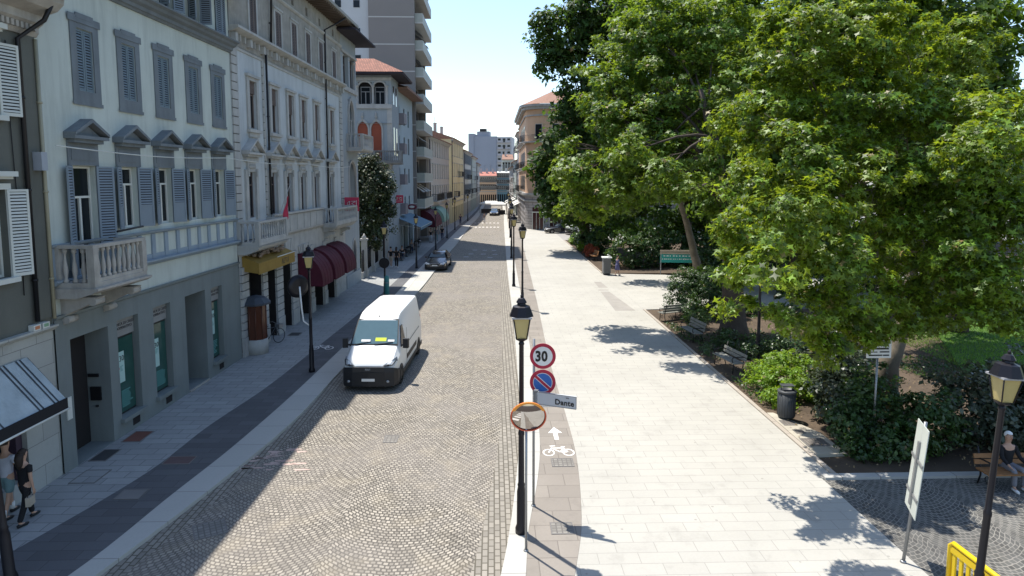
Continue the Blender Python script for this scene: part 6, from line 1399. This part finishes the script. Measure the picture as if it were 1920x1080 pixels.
tree('dark tree with a straight black trunk standing on the sunny lawn','park_tree',(23.3,31.0,.05),[(23.3,31,.05),(23.3,31,4),(23.0,31,8),(22.6,31,13)],.42,
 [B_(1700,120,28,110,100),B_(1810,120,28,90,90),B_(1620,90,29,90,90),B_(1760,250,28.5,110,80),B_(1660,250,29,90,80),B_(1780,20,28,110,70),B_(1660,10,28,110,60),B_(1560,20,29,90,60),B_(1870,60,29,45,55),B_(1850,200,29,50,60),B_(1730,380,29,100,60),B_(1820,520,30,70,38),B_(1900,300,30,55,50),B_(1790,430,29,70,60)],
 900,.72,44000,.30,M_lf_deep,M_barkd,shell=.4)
tree('dense dark tree in the middle of the park behind the old tree','park_tree',(20,42,.05),[(20,42,.05),(20,42,5),(19.6,42,14)],.45,
 [B_(1480,130,42,90,120),B_(1420,280,43,100,110),B_(1540,300,42,110,120),B_(1580,120,43,100,110),B_(1480,430,43,110,60),B_(1440,20,42,90,60),B_(1380,330,41,80,80),B_(1560,10,42,110,70),B_(1350,30,42,90,70),B_(1640,420,42,100,70)],650,.95,34000,.42,M_lf_deep,M_barkd,shell=.35)
for i,(u,v,Y,ru,rv,lab) in enumerate(((1500,180,75,150,230,'background park tree right of the evergreen, deep in shade'),(1660,200,75,150,220,'background park tree seen between the crowns on the right'),(1800,330,78,130,110,'low background tree behind the sunny lawn'),(1400,360,80,150,110,'background tree behind the teal board'))):
    x=at(u,v,Y).x; tree(lab,'park_tree',(x,Y,.05),[(x,Y,.05),(x,Y,6),(x,Y,at(u,v,Y).z)],.4,[B_(u,v,Y,ru,rv*.6),B_(u,v+rv*.35,Y,ru*.9,rv*.5),B_(u+ru*.3,v-rv*.4,Y,ru*.6,rv*.4)],260,1.6,11000,.7,M_lf_dark,M_barkd,shell=.3)
# magnolia by the villa
tree('dense glossy magnolia with cream flowers in front of the villa','magnolia_tree',(-11.0,54.3,.05),[(-11.0,54.3,.05),(-10.9,54.3,2),(-10.7,54.2,6)],.22,
 [B_(700,355,53.5,38,50),B_(690,318,53.5,30,30),B_(714,400,53,27,42),B_(682,415,53.5,28,50),B_(724,345,53,17,32),B_(672,340,54,18,45),B_(705,440,53,22,30)],380,.55,24000,.20,M_lf_mag,M_barkd,shell=.3,flat=1)
mg=[o for o in ALL() if o.name.startswith('magnolia_tree')][0]; b=MB()
for k in range(14):
    c=at(random.uniform(672,728),random.uniform(300,430),52.1+random.random()*.5)-mg.location
    b.ball(c,(.09,.09,.07),6,4)
b.build('flowers',mat('cream_petal',(.6,.58,.42),.7),mg)
# shrubs and hedges
def shrub(label,blobs,n,subr,nleaf,size,m,lobes=1,name='shrub',group=None,nst=6,**kw):
    c=np.mean([b[0] for b in blobs],axis=0); base=(float(c[0]),float(c[1]),.05); t=thing(name,label,'hedge' if name=='hedge' else 'shrub',base,0,group)
    P,nr,sz,C=foliage(blobs,base,n,subr,nleaf,size,zmin=.06,**kw); place(leaf_mesh('foliage',P,nr,sz,m,lobes),'foliage',t)
    b=MB()
    for k in range(nst):
        q=Vector(C[random.randrange(len(C))])-Vector(base); s=Vector((q.x*.6,q.y*.6,-.1)); b.path([s,s.lerp(q,.5)+Vector((0,0,.1)),q],[.03,.02,.008],5)
    b.build('stems',M_barkd,t); return t
W=lambda x,y,z,rx,ry,rz: ((x,y,z),(rx,ry,rz))
shrub('rounded trimmed hedge with a sunlit top beside the small iron armed bench',[W(10.75,35.2,1.3,1.0,.9,1.5),W(11.8,34.8,1.4,1.1,.9,1.6),W(12.9,35.1,1.3,.9,.9,1.5)],330,.30,26000,.10,M_lf_hedge,name='hedge')
shrub('sunny bright green bush at the plaza edge between bench and litter bin',[W(10.1,21.9,.55,.75,1.1,.6),W(10.9,23.0,.7,.9,1.0,.8),W(9.75,20.9,.35,.5,.6,.4),W(11.3,21.6,.7,.8,.9,.8),W(10.2,23.6,.4,.6,.5,.45)],220,.30,16000,.11,M_lf_yel,shell=.3)
shrub('greyish laurel bush above the litter bin under the plane leaves',[W(11.5,20.2,1.3,.8,.9,1.3),W(12.2,22.5,1.5,1.0,1.0,1.5),W(10.9,19.4,1.0,.7,.7,1.0)],240,.35,12000,.14,M_lf_grey,shell=.35)
shrub('wide dark shrub bed behind the front kerb, left part under the white sign',[W(10.6,17.9,.7,.8,.7,.85),W(11.6,18.6,1.0,1.0,.9,1.2),W(12.4,17.4,.8,1.0,.8,1.0),W(11.5,16.9,.45,1.1,.5,.55),W(10.3,16.9,.35,.5,.4,.35)],300,.33,15000,.13,M_lf_hedge,shell=.3)
shrub('tall dark glossy hedge behind the bench with the seated person',[W(13.8,17.6,1.2,1.1,.9,1.35),W(15.2,17.8,1.4,1.2,1.0,1.5),W(16.8,18.0,1.3,1.3,1.0,1.5),W(14.8,16.9,.8,1.4,.5,.9),W(16.6,17,.8,1.4,.5,.95)],380,.34,20000,.14,M_lf_grey,name='hedge',shell=.35)
shrub('dark garden shrubs behind the villa gate railing',[W(-11.6,50.5+2.3*k,1.6,1.1,1.3,1.9) for k in range(4)],160,.45,9000,.2,M_lf_mag)
shrub('far dark laurel hedge behind the person in slate blue',[W(11.5+2.2*k,55.3+.1*k,1.5,1.7,1.3,1.8) for k in range(5)],260,.6,14000,.24,M_lf_hedge,name='hedge')
shrub('dark bushes beside the information board, right of the leaning trunk',[W(17.3,51.8,1.1,1.3,1.0,1.2),W(19.2,52.5,1.6,1.6,1.2,1.7),W(21.8,53,1.6,1.8,1.2,1.7),W(25,53,2,2.4,1.3,2.1)],240,.5,12000,.24,M_lf_hedge)
shrub('bright green spray of leaves at the plaza side of the leaning trunk',[W(15.2,45.2,.6,1.2,.8,.8),W(16.5,44.6,.8,1.2,.8,1.0)],90,.4,4500,.18,M_lf_yel)
shrub('round shrubs at the far park edge near the parked van',[W(10.2,70,.9,1.0,1.6,1.1),W(10.6,66,1.3,1.3,1.6,1.5),W(10.0,74,.7,.8,1.2,.8)],150,.5,8000,.24,M_lf_hedge)
shrub('low bright bush by the small green litter bin',[W(9.6,69,.5,.5,1.2,.55),W(9.7,75.5,.5,.6,1.0,.6)],50,.3,2500,.2,M_lf_yel)
shrub('orange flowering bush near the reddish bench',[W(9.7,63.3,.6,.6,.9,.65)],40,.3,2600,.15,leafmat('orange_leaf',(.35,.08,.03),(.4,.1,.03),.5,.3,.4))
shrub('dark hedge across the far side of the park',[W(12+3.6*k,78,2.0,2.6,1.4,2.4) for k in range(9)],300,.9,14000,.42,M_lf_dark,name='hedge')
shrub('dark undergrowth between the old tree and the sunny lawn',[W(14.5,36,.5,1.6,1.2,.6),W(17.5,35,.7,1.6,1.2,.8),W(21,42,1.0,2.4,1.2,1.3),W(27,43,1.4,3,1.4,1.8),W(32,42,1.6,3,1.4,1.9)],260,.5,13000,.26,M_lf_hedge)
shrub('low dark shrubs around the shaded benches beside the old tree',[W(10.6,32.3,.45,.6,.8,.55),W(10.5,28.2,.45,.6,.9,.55),W(9.5,27.6,.2,.35,.7,.3),W(11.3,26.8,.5,.9,.9,.6),W(10.8,33.6,.7,.7,.7,.8),W(12.6,26.6,.6,1.0,.9,.7)],200,.28,10000,.10,M_lf_hedge,shell=.3)
# low weeds and ivy on the soil, grass on the lawn
def scatter(name,label,cat,x0,x1,y0,y1,n,size,m,z=.12,keep=None):
    P=np.stack([rng.uniform(x0,x1,n),rng.uniform(y0,y1,n),np.full(n,z)+rng.uniform(0,size,n)],1)
    if keep is not None: P=P[keep(P)]
    nr=rng.normal(size=P.shape)*.6; nr[:,2]+=.8; nr/=np.linalg.norm(nr,axis=1)[:,None]
    o=place(leaf_mesh(name,P,nr,size*rng.uniform(.5,1.4,len(P)),m,1),name); return tag(o,label,cat,kind='stuff')
cl_=lambda P:(np.sin(P[:,0]*1.3+.7)*np.cos(P[:,1]*.9)+np.sin(P[:,0]*.5+P[:,1]*.7))>.25
scatter('ground_cover','low ivy and weeds on the shaded park soil','ground cover',9.1,24,21,37,34000,.10,M_lf_hedge,.10,cl_)
scatter('fallen_leaves','dry leaves and litter scattered on the park soil','fallen leaves',9.05,22,16,37,2600,.07,mat('dry_leaf',(.26,.19,.10),.9),.09)
def grass(x0,x1,y0,y1,n,h):
    P=np.stack([rng.uniform(x0,x1,n),rng.uniform(y0,y1,n),np.full(n,.17)],1); a=rng.uniform(0,2*PI,n); w_=.012; hh=h*rng.uniform(.5,1.3,n); dx=np.stack([np.cos(a)*w_,np.sin(a)*w_,np.zeros(n)],1); tip=P+np.stack([rng.normal(size=n)*.03,rng.normal(size=n)*.03,hh],1)
    V=np.stack([P-dx,P+dx,tip+dx*.3,tip-dx*.3],1).reshape(-1,3); F=np.arange(4*n).reshape(-1,4); me=bpy.data.meshes.new('grass'); me.from_pydata(V.tolist(),[],F.tolist()); me.materials.append(leafmat('grass_blade',(.12,.26,.03),(.3,.5,.05),.6,.35,.3)); o=place(me,'grass'); tag(o,'bright mown grass of the sunny lawn at the right','grass',kind='stuff')
grass(19,36,25,40,60000,.07)
